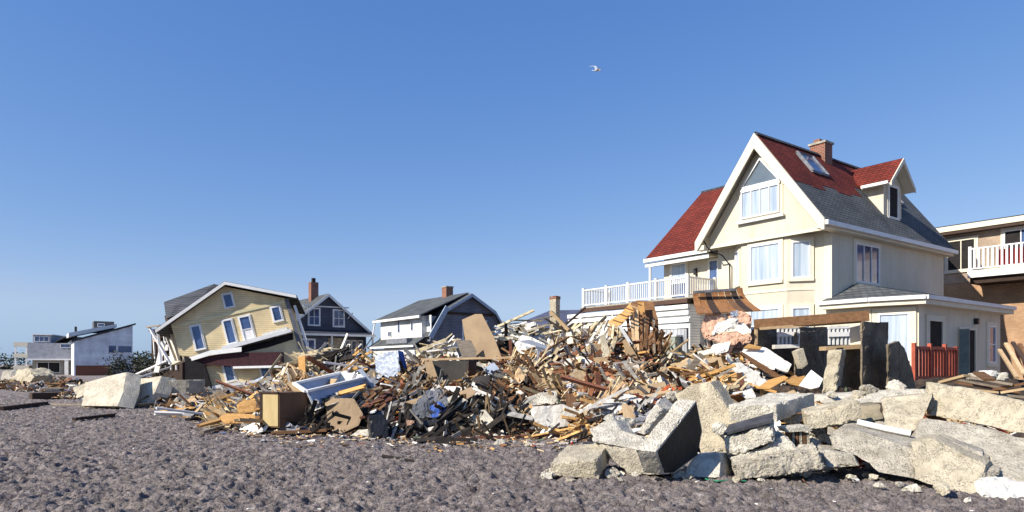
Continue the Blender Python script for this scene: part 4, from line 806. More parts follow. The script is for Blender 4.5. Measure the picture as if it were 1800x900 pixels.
# small litter: splinters, flakes of plaster, scraps
PAL = [((.24, .13, .06), 13), ((.12, .065, .035), 12), ((.46, .31, .17), 16), ((.62, .49, .30), 14), ((.74, .70, .62), 16), ((.48, .45, .40), 10), ((.03, .025, .022), 10), ((.28, .11, .06), 5), ((.26, .26, .28), 5), ((.60, .35, .13), 5), ((.12, .17, .32), 1.2), ((.35, .04, .03), 1.2), ((.62, .42, .33), 2), ((.10, .13, .08), 1)]
PC = [p[0] for p in PAL]; PW = [p[1] for p in PAL]
def zone_weights(p, y):               # darker and greyer low left, woodier and paler to the right and top
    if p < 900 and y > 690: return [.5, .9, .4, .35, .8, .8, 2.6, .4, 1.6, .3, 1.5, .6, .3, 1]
    if p < 520: return [1, .8, 1.2, 1.2, .5, .8, .8, 1, .6, 3, 1, .6, .3, 1]
    if 860 < p < 1010 and y < 625: return [.6, 1, .6, .8, 1.2, 1.6, 1.6, .6, 2.5, .5, 3, 1, .8, 1]
    return [1.2, 1, 1.2, 1.2, 1.1, .8, .8, 1.6, .6, 1.4, .8, 1, 1.4, 1]
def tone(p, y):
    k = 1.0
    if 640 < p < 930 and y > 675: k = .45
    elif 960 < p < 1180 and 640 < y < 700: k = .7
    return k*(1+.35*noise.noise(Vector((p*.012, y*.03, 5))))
def rnd_mound(front=.0):
    while True:
        p = random.uniform(318, 1500); fd = interp(FD, p); cdp = interp(CD, p)
        t = random.uniform(front, 1.12)**.9; D_ = fd+(cdp-fd)*t; X = (p-900)/F*D_; z = mound(X, D_)
        if z > -.12 or t < .12: return p, X, D_, max(z, 0)
def rot(yaw_, pitch, roll): return Matrix.Rotation(yaw_, 4, 'Z') @ Matrix.Rotation(pitch, 4, 'Y') @ Matrix.Rotation(roll, 4, 'X')
lit = MB()
def hidden(p, y, D_, pr=.9):
    for P, D0, a, b, c, d_ in HERO:
        if a-1 < p < b+1 and c-1 < y < d_+1 and D_ < D0+.5 and inpoly(p, y, P) and random.random() < pr: return True
    return False
def scr(v): return 900+v.x/v.y*F, HY-(v.z-CH)/v.y*F, v.y
def piece_hidden(M, L, pr=.97):
    return any(hidden(*scr(M @ Vector((k*L, 0, 0))), pr) for k in (0, -.45, .45))
def stick(X, D_, z, c, rt, L, h, k):
    M = Matrix.Translation((X, D_, z)) @ rt
    if not piece_hidden(M, L): lit.box(-L/2, L/2, -h/2, h/2, -k/2, k/2, M, c)
def img_rot(a, sl_=.35):               # long axis at angle a in the picture plane, laid back along the slope
    d_ = Vector((math.cos(a), sl_*abs(math.sin(a))+random.gauss(0, .35), math.sin(a))).normalized(); x_ = d_; r_ = Vector((0, -1, .5)).normalized(); y_ = r_.cross(x_).normalized(); z_ = x_.cross(y_)
    return Matrix((x_, y_, z_)).transposed().to_4x4() @ Matrix.Rotation(random.gauss(0, .7), 4, 'X')
for _ in range(6500):
    p, X, D_, z = rnd_mound(-.0); y = HY-(z-CH)/D_*F
    zw = zone_weights(p, y); c = random.choices(PC, [a*b for a, b in zip(PW, zw)])[0]; v = random.uniform(.6, 1.25)*tone(p, y); c = tuple(q*v for q in c); q = random.random()
    if q < .5: L = random.uniform(.15, .6); k = random.uniform(.012, .03); h = random.uniform(.03, .07)
    elif q < .8: L = random.uniform(.08, .3); k = random.uniform(.01, .03); h = random.uniform(.02, .05)
    else: L = random.uniform(.1, .35); k = random.uniform(.01, .03); h = L*random.uniform(.4, .9)
    stick(X, D_, z+random.uniform(-.10, .08), c, rot(random.uniform(0, 6.28), random.gauss(0, .4), random.gauss(0, .8)), L, h, k)
# clusters: broken walls and floors lie in sheaves of like boards
BK, RU, TN, CR, WH, GY, OR_, DK_, BL, PK = (.17, .09, .045), (.26, .11, .055), (.46, .32, .17), (.62, .52, .34), (.76, .73, .66), (.40, .38, .35), (.58, .33, .11), (.03, .025, .022), (.45, .52, .60), (.62, .42, .33)
CLU = [(905, 612, DK_, 60, 24, 50), (935, 612, BL, -25, 26, 34), (965, 612, WH, 60, 18, 30), (985, 610, TN, 50, 20, 34), (1010, 590, CR, 20, 18, 22), (1150, 604, BK, 84, 12, 26), (1172, 618, TN, 80, 10, 10), (1058, 585, WH, 50, 14, 14), (1040, 590, CR, 30, 16, 18), (1020, 600, GY, 10, 22, 30), (1050, 606, WH, 60, 22, 34), (1055, 600, TN, 35, 26, 22), (1085, 606, CR, 80, 16, 24), (1120, 600, BK, 85, 22, 44), (1010, 650, RU, 15, 34, 50), (1085, 662, RU, -10, 34, 56), (1150, 672, TN, -8, 36, 46), (1105, 690, CR, -12, 32, 34), (1160, 702, (.42, .09, .035), 10, 18, 40), (1180, 668, WH, 8, 24, 14), (1035, 692, RU, 82, 18, 36), (955, 662, BK, -20, 30, 40), (905, 645, TN, 12, 34, 30), (865, 684, DK_, -15, 40, 50), (985, 690, TN, -62, 26, 30), (1240, 640, TN, 8, 40, 34), (1250, 668, OR_, 2, 40, 40), (1225, 690, WH, -30, 22, 22), (1320, 655, WH, -32, 34, 50), (1350, 668, DK_, -30, 26, 26), (1340, 686, GY, 0, 40, 40),
 (700, 690, BK, 8, 40, 46), (740, 672, TN, 12, 34, 26), (650, 700, RU, 10, 34, 34), (560, 640, CR, -10, 34, 40), (590, 636, DK_, 30, 22, 44), (598, 634, WH, 50, 22, 16), (622, 640, OR_, 40, 20, 16), (508, 668, CR, 38, 22, 24), (490, 680, WH, 10, 24, 20), (425, 722, OR_, 6, 24, 50), (400, 738, TN, 0, 24, 30), (400, 700, GY, -20, 36, 34), (340, 715, DK_, 5, 30, 30), (560, 745, DK_, 60, 22, 34), (610, 735, DK_, 20, 16, 30), (690, 745, DK_, 50, 36, 90), (760, 750, DK_, 20, 40, 90), (820, 735, DK_, 40, 36, 80), (880, 740, DK_, 60, 36, 80), (880, 725, GY, -35, 34, 30), (700, 720, GY, 30, 32, 34), (640, 720, BK, 20, 24, 30), (800, 652, BK, 5, 24, 20), (790, 622, WH, 20, 24, 26), (770, 618, CR, 30, 24, 22), (745, 640, GY, -35, 16, 16), (850, 668, DK_, -10, 36, 40), (920, 690, BK, -35, 30, 30), (1205, 632, BL, 10, 18, 10), (1150, 650, DK_, 10, 30, 30), (1195, 680, DK_, 10, 36, 36), (1060, 720, GY, 5, 30, 20), (1280, 615, PK, 30, 26, 30), (1400, 655, BK, 60, 22, 26), (1420, 690, DK_, 20, 26, 26), (930, 588, CR, 5, 34, 24), (890, 590, WH, 4, 22, 16)]
for p0, y0_, c0, an, sp, n_ in CLU:
    for _ in range(n_):
        p = p0+random.gauss(0, sp*.55); y = y0_+random.gauss(0, sp*.34); D_ = surf(p, y); X = (p-900)/F*D_; z = CH+(HY-y)/F*D_
        v = random.uniform(.6, 1.25); c = tuple(q*v for q in c0); L = random.choice((.3, .5, .8, 1.2))*random.uniform(.7, 1.15); h = random.uniform(.04, .13); k = random.uniform(.012, .035)
        stick(X, D_-random.uniform(0, .3), z+random.uniform(-.04, .10), c, img_rot(R(an+random.gauss(0, 20))), L, h, k)
for _ in range(130):
    p, X, D_, z = rnd_mound(); y = HY-(z-CH)/D_*F; c0 = random.choices(PC[:10], PW[:10])[0]; an = random.uniform(-70, 70); sp = random.uniform(.2, .5)
    for _ in range(random.randint(14, 40)):
        v = random.uniform(.6, 1.2)*tone(p, y); c = tuple(q*v for q in c0); X2 = X+random.gauss(0, sp*1.3); D2 = D_+random.gauss(0, sp); L = random.choice((.3, .5, .8, 1.1))*random.uniform(.7, 1.15)
        stick(X2, D2, max(0, mound(X2, D2))+random.uniform(-.05, .2), c, img_rot(R(an+random.gauss(0, 16))), L, random.uniform(.03, .1), random.uniform(.01, .03))
for _ in range(1500):                 # crumpled scraps of sheet and cloth
    p, X, D_, z = rnd_mound(); y = HY-(z-CH)/D_*F
    if hidden(p, y, D_): continue
    zw = zone_weights(p, y); c = random.choices(PC, [a*b for a, b in zip(PW, zw)])[0]
    s_ = random.uniform(.05, .22); M = Matrix.Translation((X, D_, z+random.uniform(0, .12))) @ rot(random.uniform(0, 6.28), random.gauss(0, .7), random.gauss(0, .7)); n_ = 4
    g_ = [M @ Vector(((i/n_-.5)*2*s_, (j/n_-.5)*2*s_, random.uniform(-.35, .35)*s_)) for j in range(n_+1) for i in range(n_+1)]
    lit.add(g_, [(j*(n_+1)+i, j*(n_+1)+i+1, (j+1)*(n_+1)+i+1, (j+1)*(n_+1)+i) for j in range(n_) for i in range(n_)], c)
HEAPS = [(1420, 15.8, 1.2, .8), (1490, 15.0, 1.0, .7), (1545, 14.8, 1.0, .6), (1590, 14.8, .9, .6), (1380, 16.5, 1.2, .9), (110, 42, 2.2, .7), (80, 52, 3, .5), (30, 46, 1.5, .4), (340, 30, 2.4, .35), (385, 27, 2.4, .35), (430, 25, 2.2, .5), (475, 25, 1.6, .8), (300, 36, 2.0, .5), (150, 33, 1.2, .4), (240, 34, 2.4, .5), (530, 34, 3, 1.2), (610, 36, 4, 1.4), (1690, 15.5, 1.6, .7), (1760, 15, 1.8, .8), (1620, 15.5, 1, .5), (1475, 11.3, .5, .35), (1395, 11.6, .6, .4)]
for hp, hD, hr, hh in HEAPS:
    hx = (hp-900)/F*hD
    for _ in range(int(170*min(2.2, hr*hr/3))+70):
        r_ = hr*math.sqrt(random.random()); an = random.random()*6.28; X = hx+r_*math.cos(an)*1.3; D_ = hD+r_*math.sin(an)*.7; z = hh*max(0, 1-(r_/hr)**1.5)*random.uniform(.5, 1)
        c = random.choices(PC, PW)[0]; v = random.uniform(.6, 1.2); c = tuple(q*v for q in c); L = random.uniform(.15, .9)*min(1, hr/1.5+.2); k = random.uniform(.015, .05); h = random.choice((k, k*2, k*3, L*.6))
        lit.box(-L/2, L/2, -h/2, h/2, -k/2, k/2, Matrix.Translation((X, D_, z+.04)) @ rot(random.uniform(0, 6.28), random.gauss(0, .4), random.gauss(0, .8)), c)
for _ in range(2200):                 # crumpled scraps of sheet and cloth
    p, X, D_, z = rnd_mound(); y = HY-(z-CH)/D_*F
    if hidden(p, y, D_): continue
    zw = zone_weights(p, y); c = random.choices(PC, [a*b for a, b in zip(PW, zw)])[0]
    s_ = random.uniform(.05, .22); M = Matrix.Translation((X, D_, z+random.uniform(0, .12))) @ rot(random.uniform(0, 6.28), random.gauss(0, .7), random.gauss(0, .7)); n_ = 4
    g_ = [M @ Vector(((i/n_-.5)*2*s_, (j/n_-.5)*2*s_, random.uniform(-.35, .35)*s_)) for j in range(n_+1) for i in range(n_+1)]
    lit.add(g_, [(j*(n_+1)+i, j*(n_+1)+i+1, (j+1)*(n_+1)+i+1, (j+1)*(n_+1)+i) for j in range(n_) for i in range(n_)], c)
for _ in range(900):                  # scraps strewn on the sand along the front
    p = random.uniform(0, 1620); fd = interp(FD, p) if p > 300 else 25; D_ = fd-abs(random.gauss(0, 1.1)) if p > 300 else random.uniform(20, 45); X = (p-900)/F*D_
    c = random.choices(PC, PW)[0]; L = random.uniform(.03, .2); k = random.uniform(.008, .02); M = Matrix.Translation((X, D_, .03)) @ rot(random.uniform(0, 6.28), random.gauss(0, .15), random.gauss(0, .4)); lit.box(-L/2, L/2, -k*1.5, k*1.5, -k/2, k/2, M, c)
tag(lit.build('debris_litter', vcol), 'countless splinters, plaster flakes and scraps over the wreckage', 'litter', kind='stuff')
# white shell and pebble bits on the sand
pb = MB()
for _ in range(260):
    D_ = random.uniform(7, 22)**1.0; X = random.uniform(-.8, .8)*D_; s_ = random.uniform(.008, .028); q = [Vector((random.gauss(0, s_), random.gauss(0, s_), random.uniform(0, s_))) for _ in range(6)]
    z0 = sand_h(X, D_); pb.add([Vector((X, D_, z0+.008))+v for v in q], [(0, 1, 2), (0, 2, 3), (0, 3, 4), (1, 2, 5), (2, 3, 5), (3, 4, 5)])
tag(pb.build('beach_pebbles', drywall), 'tiny pale shells and pebbles strewn on the sand', 'pebbles', kind='stuff')

# ------------------------------------------------------------------ large pieces of wreckage one can single out
ZB = surf
# brown cabinet
def boxq(name, label, cat, O, right, up, ext, mats, group=None, parts=()):
    """box from its nearest lower corner: O, left edge point, top height and depth vector"""
cab = thing('cabinet', 'open fronted brown cabinet with a tan left panel at the front of the pile', 'cabinet', px(491, 752, 16.3))
O_ = px(491, 752, 16.3); u_ = Vector((-.53, .20, 0)); v_ = Vector((.52, .62, .0)); h_ = Vector((0, 0, .86))
f_ = MB(); f_.prism([O_, O_+v_, O_+v_+h_, O_+h_], u_*.98); f_.build('carcass', cabside, cab, world=True)
nl = Vector((-.53, .20, 0)).cross(Vector((0, 0, 1))).normalized(); nl = nl if nl.y < 0 else -nl
f_ = MB(); b0 = O_+nl*.02; f_.prism([b0+u_*.05+h_*.04, b0+u_*.88+h_*.04, b0+u_*.88+h_*.95, b0+u_*.05+h_*.95], -nl*.018); f_.build('panel', cabface, cab, world=True)
f_ = MB(); f_.bar(O_+u_*.94+nl*.02, O_+u_*.94+h_+nl*.02, .06, .05); f_.bar(O_+u_*.02+h_*1.0+nl*.02, O_+u_*.98+h_*1.0+nl*.02, .05, .05); f_.build('frame', wood_d, cab, world=True)
# white tub full of rubbish; shade is put into its grey blue sides
tub = thing('long_tub', 'long white tub with grey blue shade coloured sides tipped towards the cabinet', 'tub', px(560, 728, 16.6))
def PX(*a): return px(*a)
A0, A1 = PX(538, 688, 16.8), PX(648, 662, 19.0); B0, B1 = PX(560, 732, 16.7), PX(645, 694, 19.0); C0, C1 = PX(517, 674, 17.5), PX(598, 655, 19.5); E0, E1 = PX(535, 700, 17.5), PX(600, 680, 19.5)
f_ = MB(); f_.prism([A0, A1, B1, B0], (-.02, .05, 0)); f_.build('side_panel', metalb, tub, world=True)
f_ = MB(); f_.prism([C0, C1, E1, E0], (.0, .05, 0)); f_.build('side_panel', metalb, tub, world=True)
f_ = MB(); f_.prism([C0, A0, B0, E0], (.04, .04, 0)); f_.build('end_panel', whitep, tub, world=True)
f_ = MB(); f_.prism([C1, A1, B1, E1], (-.04, -.04, 0)); f_.build('end_panel', whitep, tub, world=True)
f_ = MB(); f_.prism([E0, B0, B1, E1], (0, 0, .05)); f_.build('bottom', whitep, tub, world=True)
for a, b in ((A0, A1), (C0, C1), (C0, A0), (C1, A1)): f_ = MB(); f_.bar(a, b, .10, .06); f_.build('rim', whitep, tub, world=True)
for nm, lb, ct, pts, m, kw in [
 ('plywood', 'brown warped plywood panel standing right of the cabinet', 'panel', [(571, 708), (585, 700), (622, 700), (638, 728), (630, 748), (600, 762), (577, 755)], plyb, dict(D0=16.1, yaw=-.3, lean=.5, amp=.02)),
 ('plywood', 'orange splintered plywood piece left of the cabinet', 'panel', [(415, 712), (430, 702), (450, 704), (450, 724), (418, 726)], wood_o, dict(D0=17.6, lean=.6, amp=.02)),
 ('plywood', 'lower orange plywood scrap on the sand left of the cabinet', 'panel', [(384, 733), (400, 726), (448, 728), (450, 742), (395, 744)], wood_o, dict(D0=17.0, lean=1.5, amp=.02)),
 ('yellow_board', 'upright yellow orange board behind the cabinet', 'board', [(524, 627), (536, 625), (537, 668), (526, 670)], wood_o, dict(D0=20.5, yaw=-.3)),
 ('plywood_sheet', 'tall brown plywood sheet leaning on the gambrel house side of the pile', 'sheet', [(812, 562), (835, 552), (847, 552), (868, 592), (883, 631), (832, 632), (828, 612), (818, 600)], plyb, dict(D0=21.3, yaw=-.5, lean=.35, t=.04)),
 ('plywood_sheet', 'small greyish plywood sheet at the left foot of the tall brown one', 'sheet', [(802, 598), (828, 598), (838, 618), (836, 630), (812, 626)], wood_g, dict(D0=20.9, yaw=.2, lean=.3)),
 ('framed_board', 'dark grey brown framed panel below the tall plywood sheet', 'panel', [(760, 634), (824, 634), (820, 674), (774, 681)], darkpan, dict(D0=19.3, yaw=.1, lean=.1, t=.05)),
 ('board', 'pale trim board under the dark framed panel', 'board', [(774, 681), (822, 673), (822, 677), (776, 685)], drywall, dict(D0=19.2)),
 ('board', 'dark end board right of the dark framed panel', 'board', [(824, 633), (838, 634), (836, 672), (822, 674)], wood_d, dict(D0=19.4, yaw=1)),
 ('board', 'tan wedge shaped board left of the dark framed panel', 'board', [(746, 636), (760, 636), (772, 672), (764, 678), (750, 655)], plyb, dict(D0=19.2, yaw=-.6)),
 ('plank', 'long level plank at the foot of the tall plywood sheet', 'plank', [(740, 630), (886, 627), (905, 625), (905, 630), (740, 634)], wood_l, dict(D0=20.4)),
 ('metal_sheet', 'pale blue draped metal sheet with a white fold', 'metal sheet', [(659, 625), (686, 618), (700, 617), (703, 655), (690, 668), (662, 670), (660, 650)], metalb, dict(D0=20.3, yaw=-.5, lean=.2, amp=.05)),
 ('metal_sheet', 'strong blue strip hanging at the right of the pale blue sheet', 'strip', [(700, 616), (709, 618), (718, 658), (710, 662), (704, 650)], bluet, dict(D0=20.2, yaw=.5)),
 ('plaster_piece', 'bright white folded panel on the pale blue sheet', 'panel', [(688, 628), (699, 618), (701, 655), (690, 660), (680, 648)], drywall, dict(D0=20.1, yaw=-.9, amp=.02)),
 ('board', 'grey board leaning left of the pale blue sheet', 'board', [(628, 650), (636, 648), (662, 680), (656, 684)], metalb, dict(D0=18.8)),
 ('tabletop', 'flat grey board lying like a table top at the middle of the crest', 'board', [(896, 646), (935, 632), (958, 634), (948, 645), (920, 656)], wood_g, dict(D0=19.4, lean=2.2, t=.05)),
 ('tabletop', 'second flat grey board right of the table like one', 'board', [(932, 634), (996, 620), (1000, 625), (955, 640)], wood_g, dict(D0=19.9, lean=2.0, t=.05)),
 ('paper_bag', 'crumpled brown sack below the flat grey boards', 'sack', [(905, 655), (912, 645), (926, 660), (928, 672), (918, 676), (904, 668)], wood_l, dict(D0=18.9, amp=.05, t=.25)),
 ('black_board', 'large black brown panel sloping under the flat grey boards', 'panel', [(832, 664), (880, 655), (905, 668), (880, 690), (845, 690)], darkpan, dict(D0=19.0, lean=1, yaw=.4)),
 ('box', 'blue grey cardboard box right of the dark framed panel', 'box', [(850, 648), (868, 637), (878, 648), (860, 662)], metalb, dict(D0=19.2, lean=.6, t=.3)),
 ('window_frame', 'white edged window frame sloping below the black brown panel', 'window frame', [(827, 676), (832, 671), (870, 694), (866, 698)], whitep, dict(D0=18.2, lean=.4)),
 ('board', 'long pale lath sloping down right of the window frame', 'lath', [(832, 680), (935, 726), (934, 729), (830, 684)], drywall, dict(D0=17.6, lean=.3)),
 ('post', 'short upright yellow post before the black rubble', 'post', [(853, 698), (861, 697), (860, 738), (852, 738)], plyt, dict(D0=16.7, t=.1)),
 ('stone_block', 'light grey block with a sloping top behind the white mattress', 'block', [(925, 698), (950, 690), (978, 686), (985, 710), (942, 712)], concrete, dict(D0=16.6, lean=.5, t=.3, amp=.02)),
 ('mattress', 'white mattress slab lying at the foot of the pile', 'mattress', [(936, 714), (988, 711), (1020, 722), (1050, 738), (1045, 744), (990, 750), (944, 753), (938, 735)], drywall, dict(D0=15.5, lean=.35, yaw=.1, t=.5, amp=.035)),
 ('mattress', 'second white quilted mattress higher and right of the first', 'mattress', [(1060, 706), (1080, 692), (1130, 694), (1150, 702), (1140, 722), (1056, 728)], drywall, dict(D0=15.6, lean=.8, t=.3, amp=.045)),
 ('board', 'yellow square board in the middle of the pile', 'board', [(1043, 628), (1062, 627), (1070, 634), (1070, 652), (1046, 653)], plyt, dict(D0=19.0, yaw=-.3)),
 ('post', 'upright dark red post in the centre of the pile', 'post', [(1047, 655), (1056, 656), (1056, 706), (1049, 707)], wood_r, dict(D0=17.3, t=.12)),
 ('leaning_board', 'grey green appliance door by the balcony house wall', 'door', [(1180, 678), (1230, 620), (1240, 626), (1190, 684)], wood_g, dict(D0=18.6)),
 ('plywood', 'wide tan plywood panel lying below the white hanging sheets', 'panel', [(1188, 640), (1215, 632), (1262, 628), (1270, 640), (1258, 650), (1198, 656)], plyt, dict(D0=17.7, lean=.8)),
 ('plywood', 'brown plywood panel under the wide tan one', 'panel', [(1196, 656), (1280, 646), (1300, 660), (1295, 676), (1250, 672)], wood_o, dict(D0=17.0, lean=1.2)),
 ('plank', 'long dark edged plank across the tan plywood panels', 'plank', [(1196, 655), (1285, 648), (1285, 652), (1196, 660)], wood_b, dict(D0=16.9)),
 ('board', 'pale stick leaning across the brown plywood', 'stick', [(1263, 628), (1267, 627), (1281, 668), (1277, 669)], wood_l, dict(D0=16.6)),
 ('drywall_sheet', 'white speckled sheet sloping under the dark room window', 'sheet', [(1303, 620), (1312, 607), (1345, 610), (1392, 640), (1385, 654), (1340, 640)], drywall, dict(D0=17.6, lean=.9, t=.06, amp=.02)),
 ('board', 'mustard yellow board above the speckled white sheet', 'board', [(1306, 612), (1316, 604), (1340, 610), (1335, 614)], wood_o, dict(D0=18.0, lean=.8)),
 ('plank', 'dark underside plank carrying the speckled white sheet', 'plank', [(1300, 620), (1304, 618), (1360, 652), (1375, 662), (1362, 664), (1330, 645)], wood_b, dict(D0=17.4)),
 ('mattress', 'grey ribbed bedding roll before the mustard planks', 'bedding', [(1285, 640), (1300, 634), (1330, 655), (1352, 672), (1338, 682), (1316, 684), (1300, 664)], drywall, dict(D0=16.4, lean=.5, t=.2, amp=.05)),
 ('plank', 'broad mustard plank above the bright concrete beam', 'plank', [(1330, 683), (1350, 668), (1378, 660), (1386, 664), (1352, 684)], wood_o, dict(D0=15.6, lean=.8)),
 ('plank', 'second mustard plank right of the broad one', 'plank', [(1378, 668), (1415, 660), (1412, 680), (1392, 676)], wood_o, dict(D0=15.6, lean=.8)),
 ('plaster_piece', 'white broken panel wedge left of the tall pillar', 'panel', [(1404, 678), (1416, 662), (1426, 650), (1447, 666), (1440, 680), (1425, 684)], drywall, dict(D0=15.4, yaw=-.3, lean=.3, t=.1)),
 ('board', 'sandy fallen board at the foot of the tall pillar', 'board', [(1400, 618), (1412, 612), (1420, 640), (1410, 648)], conctan, dict(D0=17.4, t=.3)),
 ('wet_board', 'dark wet grey panel beside the round topped slab', 'panel', [(1160, 702), (1185, 694), (1202, 700), (1180, 722), (1165, 722)], greycloth, dict(D0=13.0, lean=.4)),
 ('tarp', 'grey crumpled tarpaulin heap above the black rubble', 'tarpaulin', [(716, 730), (735, 700), (752, 684), (775, 682), (790, 700), (812, 733), (785, 742), (740, 735)], greycloth, dict(D0=16.9, lean=.6, t=.3, amp=.09)),
 ('tarp', 'blue patch of cloth in the grey tarpaulin heap', 'cloth', [(752, 715), (770, 705), (790, 722), (785, 736), (758, 734)], bluet, dict(D0=16.6, lean=.6, amp=.05)),
 ('white_board', 'crumpled white sheet standing on the grey tarpaulin', 'sheet', [(742, 712), (752, 690), (762, 680), (764, 686), (752, 718)], drywall, dict(D0=16.6, amp=.02)),
 ('concrete_slab', 'thin grey slab leaning right of the grey tarpaulin', 'slab', [(786, 700), (800, 692), (822, 704), (812, 732), (800, 728)], concrete, dict(D0=16.7, lean=.5, t=.08)),
 ('barrel', 'black tub lying on the sand at the front of the pile', 'tub', [(648, 730), (672, 728), (684, 740), (684, 768), (652, 771)], blackp, dict(D0=15.7, yaw=.3, lean=.2, t=.5, amp=.03)),
 ('paper_bag', 'pinkish cardboard scrap right of the black tub', 'scrap', [(714, 738), (728, 740), (726, 760), (716, 758)], pinkin, dict(D0=15.6, amp=.02)),
 ('black_box', 'black box half buried right of the pink cardboard scrap', 'box', [(730, 742), (768, 736), (780, 748), (772, 766), (734, 765)], blackp, dict(D0=15.8, lean=.3, t=.4, amp=.02)),
 ('white_board', 'small white tile lying on the black box', 'tile', [(752, 752), (768, 748), (770, 756), (754, 758)], drywall, dict(D0=15.45, lean=1)),
 ('plaster_lump', 'flat pale lump on the sand left of the black tub', 'lump', [(612, 768), (630, 755), (648, 754), (650, 768)], concrete, dict(D0=15.6, lean=.8, amp=.03)),
 ('cement_sheet', 'pale yellow sheet over the crest left of the wall frame', 'sheet', [(1036, 572), (1055, 563), (1072, 565), (1080, 578), (1050, 590), (1040, 585)], plyt, dict(D0=22.6, lean=.8, amp=.02)),
 ('board', 'tan split board leaning at the middle crest', 'board', [(1108, 640), (1103, 640), (1095, 598), (1110, 592), (1125, 640)], plyt, dict(D0=20.3, lean=.2)),
 ('plaster_piece', 'white lath leaning before the wall frame', 'lath', [(1086, 573), (1092, 572), (1112, 604), (1108, 608)], whitep, dict(D0=20.2)),
 ('white_sheet', 'bluish white plastic sheets heaped left of the tan stump', 'sheets', [(905, 602), (918, 588), (935, 592), (960, 606), (972, 620), (920, 626), (908, 615)], drywall, dict(D0=21.2, lean=1, amp=.08)),
 ('white_sheet', 'pale sheet crest before the cream annex', 'sheet', [(868, 582), (900, 570), (940, 566), (948, 580), (920, 590), (880, 590)], drywall, dict(D0=23.6, lean=1, amp=.05)),
 ('metal_sheet', 'blue grey gutter strip in the heaped plastic sheets', 'strip', [(912, 600), (930, 597), (975, 612), (972, 617)], metalb, dict(D0=20.9)),
 ('blue_sheet', 'pale blue plastic scrap below the collapsed yellow house', 'scrap', [(447, 668), (462, 662), (480, 660), (498, 655), (492, 668), (456, 674)], metalb, dict(D0=26, lean=.5, amp=.04)),
 ('white_sheet', 'white crumpled sheet on the orange plywood right of the wood curl', 'sheet', [(1252, 606), (1284, 600), (1280, 616), (1262, 622), (1248, 620)], drywall, dict(D0=18.3, lean=.4, amp=.03)),
 ('white_sheet', 'white square sheet hanging right below the curled roof section', 'sheet', [(1291, 574), (1306, 566), (1321, 582), (1306, 596), (1288, 588)], drywall, dict(D0=18.6, yaw=-.5)),
 ('board', 'cream upright board right of the tan stump', 'board', [(995, 585), (1004, 583), (1012, 622), (1000, 624)], trimc, dict(yaw=-.4, lean=.2)),
 ('board', 'tan cracked upright slab left of the wall frame', 'slab', [(1054, 590), (1063, 588), (1074, 626), (1059, 629)], conctan, dict(yaw=-.3, lean=.2, t=.08)),
 ('plywood', 'tan plywood scrap below the table like boards', 'panel', [(940, 668), (965, 660), (977, 680), (950, 690)], plyt, dict(lean=.8, amp=.02)),
 ('plywood', 'dusty grey board under the foot of the wall frame', 'board', [(1092, 642), (1134, 634), (1140, 648), (1098, 655)], wood_g, dict(lean=1)),
 ('plywood', 'long tan panel above the red scraps in mid pile', 'panel', [(1112, 682), (1168, 670), (1174, 684), (1124, 694)], plyt, dict(lean=1)),
 ('plywood', 'brown board left of the light grey block', 'board', [(884, 702), (914, 692), (922, 712), (896, 718)], wood_b, dict(lean=.6)),
 ('plywood', 'tan board under the strong blue strip', 'board', [(696, 664), (738, 654), (745, 668), (708, 678)], plyt, dict(lean=.9)),
 ('plywood', 'dusty grey board left of the dark framed panel', 'board', [(722, 646), (748, 640), (758, 656), (732, 662)], wood_g, dict(lean=.7)),
 ('plywood', 'dark brown board right of the brown warped plywood', 'board', [(632, 692), (668, 684), (676, 698), (642, 708)], wood_b, dict(lean=.7)),
 ('plaster_piece', 'cream plaster piece left of the yellow orange board', 'plaster', [(498, 644), (516, 650), (510, 668), (492, 662)], drywall, dict(lean=.4, amp=.02)),
 ('plywood', 'tan panel between the yellow house and the tub', 'panel', [(468, 674), (500, 664), (508, 677), (478, 686)], plyt, dict(lean=.8)),
 ('plaster_piece', 'white plaster sheet right of the round topped slab', 'plaster', [(1286, 690), (1322, 682), (1330, 698), (1294, 704)], drywall, dict(lean=.8, amp=.02)),
 ('black_board', 'dark panel at the left end of the sack crest', 'board', [(862, 604), (884, 600), (892, 634), (870, 640)], wood_d, dict(lean=.5)),
 ('plywood', 'beige board lying above the tub', 'board', [(560, 652), (594, 645), (604, 658), (570, 666)], plyt, dict(lean=.9)),
 ('plaster_piece', 'grey white plaster board below the white square sheet', 'plaster', [(1226, 618), (1250, 612), (1256, 628), (1232, 634)], drywall, dict(lean=.6, amp=.02)),
 ('plywood', 'reddish brown broad board in the rusty middle of the pile', 'board', [(1068, 664), (1112, 672), (1108, 684), (1064, 676)], wood_r, dict(lean=1)),
]:
    sheet(nm, lb, ct, pts, m, **kw)
# tan chimney stump with a plank leaning on it
cs_ = thing('chimney_stump', 'tan square chimney stump rising from the crest of the pile', 'chimney', px(974, 575, 23))
O_ = px(977, 585, 22.6)
f_ = MB(); f_.prism([O_, O_+Vector((-.20, .10, 0)), O_+Vector((-.20, .10, 1.16)), O_+Vector((0, 0, 1.20))], (.16, .26, 0)); f_.build('stack', conctan, cs_, world=True)
f_ = MB(); f_.prism([O_+Vector((.01, -.01, 1.16)), O_+Vector((-.21, .10, 1.14)), O_+Vector((-.21, .10, 1.24)), O_+Vector((.01, -.01, 1.26))], (.17, .28, 0)); f_.build('brick_top', brick, cs_, world=True)
